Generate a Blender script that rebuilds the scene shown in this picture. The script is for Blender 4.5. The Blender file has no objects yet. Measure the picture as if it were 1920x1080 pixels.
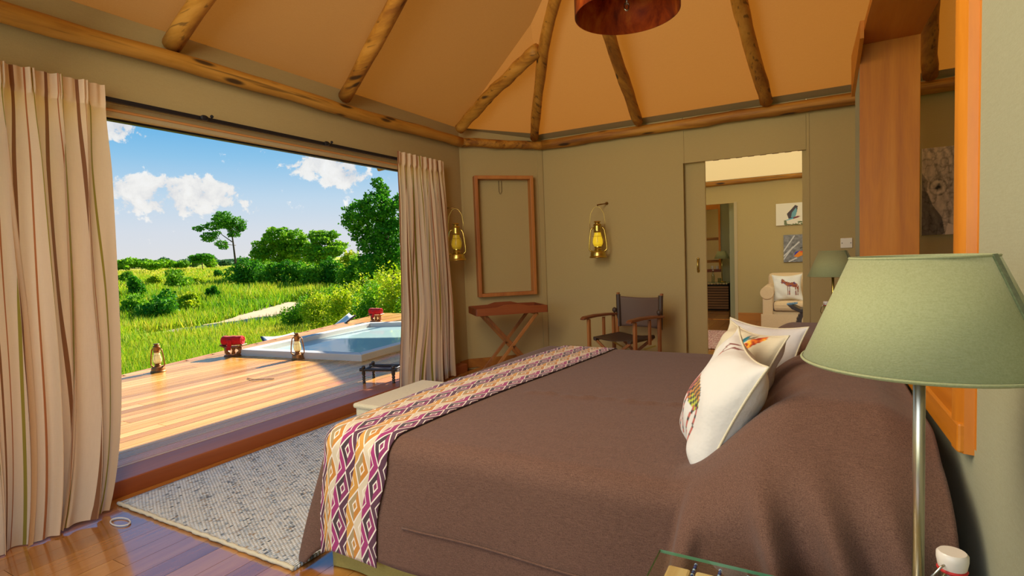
import bpy, bmesh, math, random
import numpy as np
from mathutils import Vector, Matrix, Euler
C = bpy.context.scene.collection
SC = bpy.context.scene
random.seed(7); rng = np.random.default_rng(7)
PI = math.pi
H = 1.25                                   # eye height of the photographer

# ------------------------------------------------------------------ camera
YAW, PITCH, ROLL, FPX = 0.5131268, 0.05794493, 0.03752458, 1010.0
_f = Vector((-math.sin(YAW)*math.cos(PITCH), math.cos(YAW)*math.cos(PITCH), -math.sin(PITCH)))
_r0 = Vector((math.cos(YAW), math.sin(YAW), 0)); _u0 = _r0.cross(_f)
_r = _r0*math.cos(ROLL) - _u0*math.sin(ROLL); _u = _u0*math.cos(ROLL) + _r0*math.sin(ROLL)
cam_d = bpy.data.cameras.new('camera'); cam = bpy.data.objects.new('camera', cam_d); C.objects.link(cam)
cam_d.sensor_width = 36; cam_d.lens = 36*FPX/1920; cam_d.clip_start = .02; cam_d.clip_end = 2000
M = Matrix((_r, _u, -_f)).transposed().to_4x4(); M.translation = (0, 0, H)
cam.matrix_world = M
SC.camera = cam
SC.view_settings.view_transform = 'Standard'; SC.view_settings.look = 'None'
SC.view_settings.gamma = 1; SC.view_settings.use_curve_mapping = False
SC.view_settings.exposure = 0.0

def ray(u, v): return _f + _r*((u-960)/FPX) - _u*((v-540)/FPX)
def at_dist(u, v, dist):                    # the place a given horizontal distance away along one sight line
    d = ray(u, v); k = dist/math.hypot(d.x, d.y); return Vector((d.x*k, d.y*k, H+d.z*k))

# ------------------------------------------------------------------ node helper
def lin(h):
    h = h.lstrip('#'); c = [int(h[i:i+2], 16)/255 for i in (0, 2, 4)]
    return tuple(x/12.92 if x <= .04045 else ((x+.055)/1.055)**2.4 for x in c)
def col4(c): 
    if isinstance(c, str): c = lin(c)
    return (c[0], c[1], c[2], 1)
class V_:
    def __init__(s, g, sock): s.g, s.k = g, sock
    def _m(s, op, o=None, c=None): return s.g.math(op, s, o, c)
    def __add__(s, o): return s._m('ADD', o)
    def __radd__(s, o): return s._m('ADD', o)
    def __sub__(s, o): return s._m('SUBTRACT', o)
    def __rsub__(s, o): return s.g.math('SUBTRACT', o, s)
    def __mul__(s, o): return s._m('MULTIPLY', o)
    def __rmul__(s, o): return s._m('MULTIPLY', o)
    def __truediv__(s, o): return s._m('DIVIDE', o)
    def lt(s, o): return s._m('LESS_THAN', o)
    def gt(s, o): return s._m('GREATER_THAN', o)
    def abs(s): return s._m('ABSOLUTE')
    def fract(s): return s._m('FRACT')
    def floor(s): return s._m('FLOOR')
    def sin(s): return s._m('SINE')
    def pow(s, o): return s._m('POWER', o)
    def sat(s): return s.g.math('MULTIPLY', s, 1.0, clamp=True)
    def smooth(s, a, b):
        n = s.g.n('ShaderNodeMapRange'); n.interpolation_type = 'SMOOTHSTEP'
        s.g.put(s, n.inputs[0]); n.inputs[1].default_value = a; n.inputs[2].default_value = b
        return V_(s.g, n.outputs[0])
class G:
    def __init__(s, tree): s.t = tree; s.L = tree.links
    def n(s, typ): return s.t.nodes.new(typ)
    def put(s, v, sock):
        if isinstance(v, V_): s.L.new(v.k, sock)
        elif isinstance(v, bpy.types.NodeSocket): s.L.new(v, sock)
        elif v is not None:
            try: sock.default_value = v
            except Exception: sock.default_value = tuple(v)[:3]
    def math(s, op, a, b=None, c=None, clamp=False):
        n = s.n('ShaderNodeMath'); n.operation = op; n.use_clamp = clamp
        s.put(a, n.inputs[0])
        if b is not None: s.put(b, n.inputs[1])
        if c is not None: s.put(c, n.inputs[2])
        return V_(s, n.outputs[0])
    def sep(s, v):
        n = s.n('ShaderNodeSeparateXYZ'); s.put(v, n.inputs[0]); return [V_(s, o) for o in n.outputs]
    def comb(s, x, y, z):
        n = s.n('ShaderNodeCombineXYZ'); s.put(x, n.inputs[0]); s.put(y, n.inputs[1]); s.put(z, n.inputs[2]); return V_(s, n.outputs[0])
    def coord(s, w='Object'):
        n = s.n('ShaderNodeTexCoord'); return V_(s, n.outputs[w])
    def pos(s): return V_(s, s.n('ShaderNodeNewGeometry').outputs['Position'])
    def rnd(s): return V_(s, s.n('ShaderNodeObjectInfo').outputs['Random'])
    def attr(s, name):
        n = s.n('ShaderNodeAttribute'); n.attribute_name = name; return V_(s, n.outputs['Color'])
    def vmul(s, v, k):
        n = s.n('ShaderNodeVectorMath'); n.operation = 'MULTIPLY'; s.put(v, n.inputs[0]); s.put(k, n.inputs[1]); return V_(s, n.outputs[0])
    def vadd(s, v, k):
        n = s.n('ShaderNodeVectorMath'); n.operation = 'ADD'; s.put(v, n.inputs[0]); s.put(k, n.inputs[1]); return V_(s, n.outputs[0])
    def vdot(s, v, k):
        n = s.n('ShaderNodeVectorMath'); n.operation = 'DOT_PRODUCT'; s.put(v, n.inputs[0]); s.put(k, n.inputs[1]); return V_(s, n.outputs['Value'])
    def noise(s, v, scale=5, detail=4, rough=.55, dist=0, color=False):
        n = s.n('ShaderNodeTexNoise'); s.put(v, n.inputs['Vector']); n.inputs['Scale'].default_value = scale
        n.inputs['Detail'].default_value = detail; n.inputs['Roughness'].default_value = rough; n.inputs['Distortion'].default_value = dist
        return V_(s, n.outputs['Color' if color else 0])
    def voro(s, v, scale=5, feat='F1'):
        n = s.n('ShaderNodeTexVoronoi'); n.feature = feat; s.put(v, n.inputs['Vector']); n.inputs['Scale'].default_value = scale; return V_(s, n.outputs[0])
    def mix(s, f, a, b, mode='MIX'):
        n = s.n('ShaderNodeMix'); n.data_type = 'RGBA'; n.blend_type = mode
        s.put(f, n.inputs[0])
        for v, i in ((a, 6), (b, 7)): s.put(col4(v) if isinstance(v, (str, tuple)) else v, n.inputs[i])
        return V_(s, n.outputs[2])
    def ramp(s, f, stops):
        n = s.n('ShaderNodeValToRGB'); s.put(f, n.inputs[0]); e = n.color_ramp.elements
        while len(e) < len(stops): e.new(.5)
        for i, (p, c) in enumerate(stops): e[i].position = p; e[i].color = col4(c)
        return V_(s, n.outputs[0])
    def bump(s, h, strength=.3, dist=.01):
        n = s.n('ShaderNodeBump'); s.put(h, n.inputs['Height']); n.inputs['Strength'].default_value = strength; n.inputs['Distance'].default_value = dist
        return V_(s, n.outputs[0])
    def bsdf(s, color, rough=.6, bump=None, **kw):
        n = s.n('ShaderNodeBsdfPrincipled'); s.put(col4(color) if isinstance(color, (str, tuple)) else color, n.inputs['Base Color'])
        s.put(rough, n.inputs['Roughness'])
        if bump is not None: s.put(bump, n.inputs['Normal'])
        for k, v in kw.items():
            s.put(col4(v) if isinstance(v, str) else v, n.inputs[k.replace('_', ' ')])
        return V_(s, n.outputs[0])
    def transl(s, color, bump=None):
        n = s.n('ShaderNodeBsdfTranslucent'); s.put(col4(color) if isinstance(color, (str, tuple)) else color, n.inputs[0])
        if bump is not None: s.put(bump, n.inputs['Normal'])
        return V_(s, n.outputs[0])
    def mixs(s, f, a, b):
        n = s.n('ShaderNodeMixShader'); s.put(f, n.inputs[0]); s.put(a, n.inputs[1]); s.put(b, n.inputs[2]); return V_(s, n.outputs[0])
    def out(s, sh):
        n = s.n('ShaderNodeOutputMaterial'); s.put(sh, n.inputs[0])
MATS = {}
def new_mat(name):
    m = bpy.data.materials.new(name); m.use_nodes = True; m.node_tree.nodes.clear(); MATS[name] = m
    return m, G(m.node_tree)

# ------------------------------------------------------------------ sky and sun
SUN_E, SKY_K = 13.0, 1.0
w = bpy.data.worlds.new('sky'); SC.world = w; w.use_nodes = True; w.node_tree.nodes.clear()
g = G(w.node_tree)
dirv = g.coord('Generated')
dx, dy, dz = g.sep(dirv)
elev = g.math('ARCSINE', dz)*(180/PI)
base = g.ramp((elev+10)/100, [(0, '#e2dfda'), (.105, '#e0e0e2'), (.135, '#d6dee8'), (.165, '#bfd8ec'), (.20, '#8fc5ea'), (.235, '#5cb0e6'), (.28, '#409fe0'), (.4, '#328ad2'), (1, '#2a6fb5')])
def sky_dir(u, v): d = ray(u, v).normalized(); return d
nz = g.noise(dirv, 24, 8, .62, .25)
nz2 = g.noise(dirv, 60, 5, .6, 0)
cl = None
# each cloud: direction, angular half width, half height (tan units), from the photograph's sky
for (u, v, hw, hh, amp) in [(262, 356, 48, 20, 1), (365, 362, 62, 26, 1), (330, 385, 130, 16, .75), (445, 378, 22, 6, .7), (612, 312, 62, 20, .95), (645, 328, 40, 24, 1),
                       (540, 309, 14, 5, .8), (650, 300, 24, 14, .8), (215, 232, 36, 24, 1), (262, 246, 13, 10, .85), (300, 330, 1, 1, 0), (275, 408, 16, 8, .35),
                       (-300, 300, 160, 40, 1), (-900, 380, 200, 50, 1), (1000, 250, 90, 30, 1), (1500, 300, 160, 50, 1)]:
    d = sky_dir(u, v); side = Vector((d.y, -d.x, 0)).normalized(); up = side.cross(d)
    if up.z < 0: up = -up
    a = g.vdot(dirv, tuple(side))*(FPX/hw); b = g.vdot(dirv, tuple(up))*(FPX/hh)
    front = g.vdot(dirv, tuple(d)).gt(.2)
    q = (1.12-(a*a+b*b)*.5)*front*amp
    cl = q if cl is None else g.math('MAXIMUM', cl, q)
cloud = (cl*1.0 + (nz-.5)*3.4 + (nz2-.5)*1.2).smooth(.50, .80)
cshade = g.ramp(nz, [(.3, '#cfd0d6'), (.55, '#f4f2ee'), (.8, '#ffffff')])
skyc = g.mix(cloud*.92, base, cshade)
bg = g.n('ShaderNodeBackground'); g.put(skyc, bg.inputs[0]); bg.inputs[1].default_value = SKY_K
o = g.n('ShaderNodeOutputWorld'); g.L.new(bg.outputs[0], o.inputs[0])
sun_d = bpy.data.lights.new('sun', 'SUN'); sun = bpy.data.objects.new('sun', sun_d); C.objects.link(sun)
sun_d.energy = SUN_E; sun_d.angle = .012; sun_d.color = (1, .93, .80)
sun.rotation_euler = Vector((.02, -1, -.577)).to_track_quat('-Z', 'Y').to_euler(); sun.location = (0, 20, 12)

def area(name, loc, aim, sx, sy, watts, c):
    d = bpy.data.lights.new(name, 'AREA'); d.shape = 'RECTANGLE'; d.size = sx; d.size_y = sy; d.energy = watts; d.color = c
    o = bpy.data.objects.new(name, d); C.objects.link(o); o.location = loc; o.rotation_euler = (Vector(aim)-Vector(loc)).to_track_quat('-Z', 'Y').to_euler(); return o
area('roof_fill', (-1.6, .8, 3.22), (.9, 4.9, .5), 1.2, 2.6, 135, (1, .87, .66))          # added fill lamp under the roof, no opening above it
area('next_tent_fill', (-.6, 6.9, 2.6), (-.6, 8.4, .6), 2.4, 1.0, 52, (.97, 1, .86))  # added fill lamp to brighten the next room, no skylight there
area('front_fill', (-1.6, -1.9, 1.6), (-1.2, 4, 1.2), 3.4, 1.8, 48, (.96, .98, 1))      # added fill lamp behind the camera, standing in for daylight

# ------------------------------------------------------------------ mesh helper
def obj(name, me, m, parent=None, smooth=False):
    o = bpy.data.objects.new(name, me); C.objects.link(o)
    if m is not None and not me.materials: me.materials.append(MATS[m] if isinstance(m, str) else m)
    if parent is not None: o.parent = parent
    if smooth: me.shade_smooth()
    return o
class MB:
    def __init__(s): s.v = []; s.f = []; s.uv = None
    def add(s, vs, fs):
        k = len(s.v); s.v += [tuple(p) for p in vs]; s.f += [tuple(i+k for i in f) for f in fs]; return s
    def box(s, c, d, rot=None):
        pts = []
        for z in (-.5, .5):
            for (x, y) in ((-.5, -.5), (.5, -.5), (.5, .5), (-.5, .5)):
                p = Vector((x*d[0], y*d[1], z*d[2]))
                if rot is not None: p = rot @ p
                pts.append(Vector(c)+p)
        return s.add(pts, [(3, 2, 1, 0), (4, 5, 6, 7), (0, 1, 5, 4), (1, 2, 6, 5), (2, 3, 7, 6), (3, 0, 4, 7)])
    def bx(s, x0, x1, y0, y1, z0, z1): return s.box(((x0+x1)/2, (y0+y1)/2, (z0+z1)/2), (x1-x0, y1-y0, z1-z0))
    def bar(s, a, b, w, h, up=(0, 0, 1)):
        a, b = Vector(a), Vector(b); d = b-a; L = d.length; z = d.normalized(); x = Vector(up).cross(z)
        if x.length < 1e-4: x = Vector((1, 0, 0)).cross(z)
        x.normalize(); y = z.cross(x); R = Matrix((x, y, z)).transposed()
        return s.box((a+b)/2, (w, h, L), R)
    def prism(s, poly, z0, z1):
        n = len(poly); A = sum(poly[i][0]*poly[(i+1) % n][1]-poly[(i+1) % n][0]*poly[i][1] for i in range(n))
        if A < 0: poly = poly[::-1]
        z0 = z0 if isinstance(z0, (list, tuple)) else [z0]*n; z1 = z1 if isinstance(z1, (list, tuple)) else [z1]*n
        vs = [(p[0], p[1], z) for p, z in zip(poly, z0)]+[(p[0], p[1], z) for p, z in zip(poly, z1)]
        return s.add(vs, [tuple(range(n))[::-1], tuple(range(n, 2*n))]+[(i, (i+1) % n, n+(i+1) % n, n+i) for i in range(n)])
    def tube(s, pts, r, seg=10, caps=True, wob=0):
        pts = [Vector(p) for p in pts]; n = len(pts); rr = r if isinstance(r, (list, tuple)) else [r]*n
        k = len(s.v); up = None
        for i, p in enumerate(pts):
            t = (pts[min(i+1, n-1)]-pts[max(i-1, 0)]).normalized()
            if up is None: up = Vector((0, 0, 1)) if abs(t.z) < .9 else Vector((1, 0, 0))
            x = up.cross(t).normalized(); y = t.cross(x); up = y
            for j in range(seg):
                a = 2*PI*j/seg; q = rr[i]*(1+(random.uniform(-wob, wob) if wob else 0))
                s.v.append(tuple(p+x*math.cos(a)*q+y*math.sin(a)*q))
        for i in range(n-1):
            for j in range(seg):
                a, b = k+i*seg+j, k+i*seg+(j+1) % seg; s.f.append((a, b, b+seg, a+seg))
        if caps:
            s.f.append(tuple(k+j for j in range(seg))[::-1]); s.f.append(tuple(k+(n-1)*seg+j for j in range(seg)))
        return s
    def lathe(s, prof, c=(0, 0, 0), seg=24, caps=True):
        k = len(s.v); n = len(prof)
        for (r, z) in prof:
            for j in range(seg):
                a = 2*PI*j/seg; s.v.append((c[0]+r*math.cos(a), c[1]+r*math.sin(a), c[2]+z))
        for i in range(n-1):
            for j in range(seg):
                a, b = k+i*seg+j, k+i*seg+(j+1) % seg; s.f.append((a, b, b+seg, a+seg))
        if caps:
            s.f.append(tuple(k+j for j in range(seg))[::-1]); s.f.append(tuple(k+(n-1)*seg+j for j in range(seg)))
        return s
    def torus(s, c, R, r, seg=18, sg=6, rot=None, sx=1, sy=1):
        pts = []
        k = len(s.v)
        for i in range(seg):
            a = 2*PI*i/seg
            for j in range(sg):
                b = 2*PI*j/sg; p = Vector(((R+r*math.cos(b))*math.cos(a)*sx, (R+r*math.cos(b))*math.sin(a)*sy, r*math.sin(b)))
                if rot is not None: p = rot @ p
                s.v.append(tuple(Vector(c)+p))
        for i in range(seg):
            for j in range(sg):
                s.f.append((k+i*sg+j, k+((i+1) % seg)*sg+j, k+((i+1) % seg)*sg+(j+1) % sg, k+i*sg+(j+1) % sg))
        return s
    def ball(s, c, r, seg=12, rings=8, sc=(1, 1, 1), rot=None):
        k = len(s.v)
        for i in range(rings+1):
            t = PI*i/rings
            for j in range(seg):
                a = 2*PI*j/seg; p = Vector((math.sin(t)*math.cos(a)*r*sc[0], math.sin(t)*math.sin(a)*r*sc[1], -math.cos(t)*r*sc[2]))
                if rot is not None: p = rot @ p
                s.v.append(tuple(Vector(c)+p))
        for i in range(rings):
            for j in range(seg):
                a, b = k+i*seg+j, k+i*seg+(j+1) % seg; s.f.append((a, b, b+seg, a+seg))
        return s
    def grid(s, fn, nu, nv, uv=True):
        k = len(s.v)
        if s.uv is None: s.uv = {}
        for i in range(nu+1):
            for j in range(nv+1):
                s.v.append(tuple(fn(i/nu, j/nv))); s.uv[k+i*(nv+1)+j] = (i/nu, j/nv)
        for i in range(nu):
            for j in range(nv):
                a = k+i*(nv+1)+j; s.f.append((a, a+nv+1, a+nv+2, a+1))
        return s
    def mesh(s, name='m'):
        me = bpy.data.meshes.new(name); me.from_pydata(s.v, [], s.f)
        if s.uv:
            ul = me.uv_layers.new(name='UVMap'); ix = np.empty(len(me.loops), dtype=np.int32); me.loops.foreach_get('vertex_index', ix)
            arr = np.zeros((len(s.v), 2), dtype=np.float32)
            for i, q in s.uv.items(): arr[i] = q
            ul.data.foreach_set('uv', arr[ix].ravel())
        me.update(); return me
    def build(s, name, m, parent=None, smooth=False, bevel=0, solid=0, sub=0, off=0):
        me = s.mesh(name)
        if bevel or smooth is False and False: pass
        o = obj(name, me, m, parent)
        if smooth:
            me.shade_smooth()
            if smooth == 'auto':
                me.set_sharp_from_angle(angle=math.radians(40))
        if bevel:
            b = o.modifiers.new('bevel', 'BEVEL'); b.width = bevel; b.segments = 2; b.limit_method = 'ANGLE'; b.angle_limit = math.radians(50)
        if solid:
            b = o.modifiers.new('solid', 'SOLIDIFY'); b.thickness = solid; b.offset = off
        if sub:
            b = o.modifiers.new('sub', 'SUBSURF'); b.levels = sub; b.render_levels = sub
        return o
def paint(o, fn):
    """printed colours: fn(uv array) -> rgb array (linear) written to the colour attribute 'print'"""
    me = o.data; n = len(me.vertices); ul = me.uv_layers[0]
    uv = np.empty(len(me.loops)*2, dtype=np.float32); ul.data.foreach_get('uv', uv); uv = uv.reshape(-1, 2)
    rgb = fn(uv[:, 0].astype(float), uv[:, 1].astype(float))
    ca = me.color_attributes.new('print', 'FLOAT_COLOR', 'CORNER')
    ca.data.foreach_set('color', np.concatenate([rgb, np.ones((len(rgb), 1))], 1).astype(np.float32).ravel())
def tag(o, label=None, cat=None, group=None, kind=None):
    if label: o['label'] = label
    if cat: o['category'] = cat
    if group: o['group'] = group
    if kind: o['kind'] = kind
    return o
def thing(name, label, cat, loc=(0, 0, 0), rz=0, group=None):
    o = bpy.data.objects.new(name, None); C.objects.link(o); o.empty_display_size = .1
    o.location = loc; o.rotation_euler = (0, 0, rz); return tag(o, label, cat, group)
def struct(o, label=None): return tag(o, label, None, None, 'structure')
def copy_tree(o, parent=None):
    c = o.copy(); C.objects.link(c); c.parent = parent
    for ch in list(o.children): copy_tree(ch, c)
    return c
def sstep(a, b, x):
    t = np.clip((np.asarray(x, float)-a)/(b-a), 0, 1); r = t*t*(3-2*t)
    return float(r) if np.ndim(x) == 0 else r
_vt = rng.random((64, 64))
def vnoise(x, y):
    x = np.asarray(x, float); y = np.asarray(y, float); xi = np.floor(x).astype(int); yi = np.floor(y).astype(int); fx = x-xi; fy = y-yi
    fx = fx*fx*(3-2*fx); fy = fy*fy*(3-2*fy); a = _vt[xi % 64, yi % 64]; b = _vt[(xi+1) % 64, yi % 64]; c = _vt[xi % 64, (yi+1) % 64]; d = _vt[(xi+1) % 64, (yi+1) % 64]
    return (a*(1-fx)+b*fx)*(1-fy)+(c*(1-fx)+d*fx)*fy
def fbm(x, y, o=4): return sum(vnoise(x*2**k+17*k, y*2**k+9*k)*.5**(k+1) for k in range(o))
def inpoly(x, y, poly):
    r = np.zeros(np.shape(x), bool); n = len(poly)
    for i in range(n):
        (x0, y0), (x1, y1) = poly[i], poly[(i+1) % n]
        c = ((y0 > y) != (y1 > y)) & (x < (x1-x0)*(y-y0)/((y1-y0) or 1e-9)+x0); r ^= c
    return r
def near_line(x, y, pts, wd):
    d = np.full(np.shape(x), 9.0)
    for (ax, ay), (bx, by) in zip(pts, pts[1:]):
        L = (bx-ax)**2+(by-ay)**2; t = np.clip(((x-ax)*(bx-ax)+(y-ay)*(by-ay))/L, 0, 1); d = np.minimum(d, np.hypot(x-ax-t*(bx-ax), y-ay-t*(by-ay)))
    return d < wd
# ------------------------------------------------------------------ materials
def wood(name, stops, axis='z', rough=.4, k=1.0, world=False, vary=.35, knots=0, spec=.5, coat=0, hue=None, blot=.0):
    m, g = new_mat(name)
    p = g.pos() if world else g.coord('Object')
    r = g.rnd()
    sc = {'x': (1.2*k, 14*k, 14*k), 'y': (14*k, 1.2*k, 14*k), 'z': (14*k, 14*k, 1.2*k)}[axis]
    q = g.vadd(g.vmul(p, sc), g.comb(r*37, r*91, r*53))
    n1 = g.noise(q, 1, 5, .6, .6); n2 = g.noise(q, 5, 3, .7, .2)
    f = (n1*.75+n2*.25 + (r-.5)*vary)
    c = g.ramp(f, stops)
    if hue: c = g.mix(r.smooth(.62, .95)*.75, c, hue)
    if blot: c = g.mix(g.noise(p, 3, 4).smooth(.55, .75)*blot, c, stops[0][1])
    if knots:
        sk = {'x': (2.2, 9, 9), 'y': (9, 2.2, 9), 'z': (9, 9, 2.2)}[axis]
        v = g.voro(g.vadd(g.vmul(p, sk), g.comb(r*11, r*7, r*3)), knots)
        c = g.mix((1-v.smooth(.09, .22))*.9, c, '#241004')
        crack = g.noise(g.vmul(p, {'x': (.8, 30, 30), 'y': (30, .8, 30), 'z': (30, 30, .8)}[axis]), 1, 2, .5)
        c = g.mix(crack.smooth(.60, .70)*.65, c, '#3a2008')
    sh = g.bsdf(c, (n2*.25+(rough-.1)), g.bump(n1*.6+n2*.4, .25, .004), Specular_IOR_Level=spec)
    if coat: sh.k.node.inputs['Coat Weight'].default_value = coat; sh.k.node.inputs['Coat Roughness'].default_value = .09; sh.k.node.inputs['Coat IOR'].default_value = 1.9
    g.out(sh); return m
wood('log_x', [(.25, '#4a260a'), (.42, '#8e5a18'), (.56, '#b8822c'), (.75, '#d09a44')], 'x', .6, .5, False, .15, 1.0)
wood('log_y', [(.25, '#4a260a'), (.42, '#8e5a18'), (.56, '#b8822c'), (.75, '#d09a44')], 'y', .6, .5, False, .15, 1.0)
wood('log_z', [(.25, '#5a3010'), (.45, '#a8701e'), (.7, '#d09a44')], 'z', .6, .5, False, .2, 1.0)
wood('deck_wood', [(.2, '#a8702c'), (.5, '#dc9c48'), (.8, '#f0c478')], 'y', .25, .6, True, .5, hue='#d0703a')
wood('floor_wood', [(.2, '#7c4818'), (.5, '#ad702c'), (.8, '#c98f42')], 'y', .2, .6, True, .35, spec=1.0, coat=1.0)
wood('cherry_z', [(.2, '#a2560a'), (.5, '#c87c1a'), (.8, '#dc9a42')], 'z', .42, .5, False, .15)
wood('cherry_y', [(.2, '#a2560a'), (.5, '#c87c1a'), (.8, '#dc9a42')], 'y', .42, .5, False, .15)
wood('cherry_x', [(.2, '#a2560a'), (.5, '#c87c1a'), (.8, '#dc9a42')], 'x', .42, .5, False, .15)
wood('sill_wood', [(.2, '#5a2e14'), (.6, '#7c4422')], 'y', .35, .5)
wood('mahogany', [(.2, '#5c2812'), (.5, '#83411f'), (.8, '#97532a')], 'x', .4, .5)
wood('teak_z', [(.2, '#6a3a18'), (.5, '#9c602e'), (.8, '#b87a3c')], 'z', .45, .7)
wood('teak_y', [(.2, '#4f2b16'), (.5, '#774425'), (.8, '#8f5a34')], 'y', .42, .7)
wood('niche_wood', [(.2, '#7e4520'), (.5, '#a96632'), (.8, '#c1803f')], 'z', .45, .5)
wood('threshold_wood', [(.2, '#6e3215'), (.5, '#96502a'), (.8, '#ab6134')], 'y', .4, .5)
wood('sleeper', [(.2, '#bd8c58'), (.5, '#dcb684'), (.8, '#e8cba0')], 'y', .5, .7, blot=.25)
wood('slat_brown', [(.2, '#4a3018'), (.6, '#77522e')], 'x', .55, .5)
wood('ebony', [(.2, '#16120f'), (.6, '#2e2620'), (.9, '#4a3e34')], 'z', .35, .6)
wood('baseboard', [(.2, '#8e5218'), (.6, '#b9762c')], 'x', .45, .5)
wood('bark', [(.2, '#2a1f16'), (.6, '#5a4834'), (.9, '#77654c')], 'z', .9, .3, True)

def plain(name, c, rough=.5, metal=0, bump=0, bs=60, **kw):
    m, g = new_mat(name)
    b = g.bump(g.noise(g.coord('Object'), bs, 3), bump, .002) if bump else None
    g.out(g.bsdf(c, rough, b, Metallic=metal, **kw)); return m
def fabric(name, c1, c2, weave=900, rough=.9, wr=.25, wscale=3, tr=None, trf=.0, sheen=.2, wdist=.03):
    """cloth: fine woven grain, a little wrinkle relief, optional light passing through"""
    m, g = new_mat(name); p = g.coord('Object')
    n = g.noise(g.vmul(p, (1, 1, 1)), weave*.35, 2, .7); big = g.noise(p, wscale, 3, .5, .4)
    th = g.noise(g.vmul(p, (weave*.05, weave*.6, weave*.6)), 1, 2)*.5+g.noise(g.vmul(p, (weave*.6, weave*.05, weave*.6)), 1, 2)*.5
    c = g.mix((n*.4+th*.6).smooth(.3, .7), c1, c2)
    b = g.bump(th, .25, .0015); bb = g.bump(big, wr, wdist)
    bb.k.node.inputs['Normal'].links or g.L.new(b.k, bb.k.node.inputs['Normal'])
    sh = g.bsdf(c, rough, bb, Sheen_Weight=sheen, Specular_IOR_Level=.2)
    if tr: sh = g.mixs(trf, sh, g.transl(tr, bb))
    g.out(sh); return m
fabric('canvas_wall', '#b6a270', '#beaa78', 500, .9, .14, 1.6, '#b88a44', .10, .1, .05)
fabric('canvas_roof', '#a08b64', '#a9946c', 500, .9, .10, 1.2, '#c4741e', .16, .1, .05)
fabric('canvas_sage', '#96977a', '#9fa084', 500, .9, .06, 1.0, None, 0, .1, .04)
fabric('canvas_cream', '#cbbd96', '#d6c8a2', 500, .9, .1, 1.5, '#e0c080', .35, .1)
fabric('linen_brown', '#4b342a', '#7a5b4c', 1000, .85, .22, 5, None, 0, .12, .02)
fabric('linen_olive', '#8f8242', '#a59752', 700)
fabric('linen_cream', '#c9bfa0', '#d8cfb2', 700)
fabric('cotton_white', '#cfcdc8', '#dedcd6', 900, .9, .35, 14, None, 0, .1, .02)
fabric('cotton_grey', '#bdb9b6', '#d5d1ce', 900, .9, .35, 14, None, 0, .1, .02)
fabric('sofa_cloth', '#c8ac84', '#d8be98', 600)
fabric('shade_green', '#979d70', '#a9ae84', 900, .9, .02, 3, '#a0a060', .10, .1)
fabric('shade_seam', '#5e6848', '#78825c', 420)
fabric('red_towel', '#b80d10', '#e0262a', 300, .95)
fabric('runner_back', '#c9bfae', '#d6ccba', 700)
plain('leather', '#6a554a', .42, 0, .4, 25)
plain('leather_dark', '#46362c', .5, 0, .4, 25)
plain('brass', '#c4ac5a', .30, 1, .1, 40)
plain('brass_old', '#94703a', .4, 1, .3, 30)
plain('copper_rust_lantern', '#9a6a3c', .45, .8, .4, 30)
plain('steel_dark', '#2b2c33', .45, .6)
plain('steel', '#b8b4aa', .25, 1)
plain('nickel_pole', '#c6c0b0', .3, 1)
plain('plastic_white', '#e9e4d4', .4)
plain('ceramic_white', '#d6cfc4', .3)
plain('rubber_red', '#b01e1e', .6)
plain('cord', '#6a5a40', .9)
plain('black_void', '#0c0b0a', .9)
plain('concrete_white', '#cfc9c0', .7, 0, .3, 20)
plain('sun_slit_orange', '#dc9a58', .6)  # colour of sunlight, for the strip on the lintel
plain('pool_inside', '#a8e6da', .6, 0, .2, 10)
plain('sand', '#c9ac86', .95, 0, .6, 3)
plain('white_sling', '#ddd8d0', .9)
plain('blue_screen', '#4a7a9c', .3)
plain('foliage_soil', '#3a4a14', .95)
def glass(name, c=(1, 1, 1), rough=.0, ior=1.45):
    m, g = new_mat(name)
    n = g.n('ShaderNodeBsdfGlass'); n.inputs[0].default_value = col4(c); n.inputs[1].default_value = rough; n.inputs[2].default_value = ior
    g.out(V_(g, n.outputs[0])); return m
glass('glass', '#eef4ee'); glass('glass_green', '#c8e4d4')
def thin_glass(name, c, refl=.12):
    m, g = new_mat(name); t = g.n('ShaderNodeBsdfTransparent'); t.inputs[0].default_value = col4(c)
    gl = g.n('ShaderNodeBsdfGlossy'); gl.inputs['Roughness'].default_value = .02
    fr = g.n('ShaderNodeFresnel'); fr.inputs[0].default_value = 1.5
    g.out(g.mixs((V_(g, fr.outputs[0])*.9+refl*.2)*(1-V_(g, g.n('ShaderNodeNewGeometry').outputs['Backfacing'])), V_(g, t.outputs[0]), V_(g, gl.outputs[0]))); return m
thin_glass('pane', '#f6fbf6', .0); thin_glass('bottle_glass', '#dfe8dc', .4)
# lantern globe: smoky yellow glass round a lit flame
def globe(name, c, e):
    m, g = new_mat(name)
    sh = g.bsdf(c, .35, Emission_Color=c, Emission_Strength=e); g.out(g.mixs(.35, sh, g.transl(c))); return m
globe('globe_yellow', '#ecd030', .6); globe('globe_pale', '#f2e6b0', .2)
# water
m, g = new_mat('water')
gl = g.n('ShaderNodeBsdfGlossy'); gl.inputs['Roughness'].default_value = .01
tr = g.n('ShaderNodeBsdfTransparent'); tr.inputs[0].default_value = col4('#d4f0e8')
bp = g.bump(g.noise(g.pos(), 6, 2), .06, .02); g.put(bp, gl.inputs['Normal'])
fr = g.n('ShaderNodeFresnel'); fr.inputs[0].default_value = 1.33; g.put(bp, fr.inputs['Normal'])
df = g.bsdf('#d4f4ee', .4)
g.out(g.mixs(V_(g, fr.outputs[0])*.75+.03, g.mixs(.7, V_(g, tr.outputs[0]), df), V_(g, gl.outputs[0])))
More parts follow.
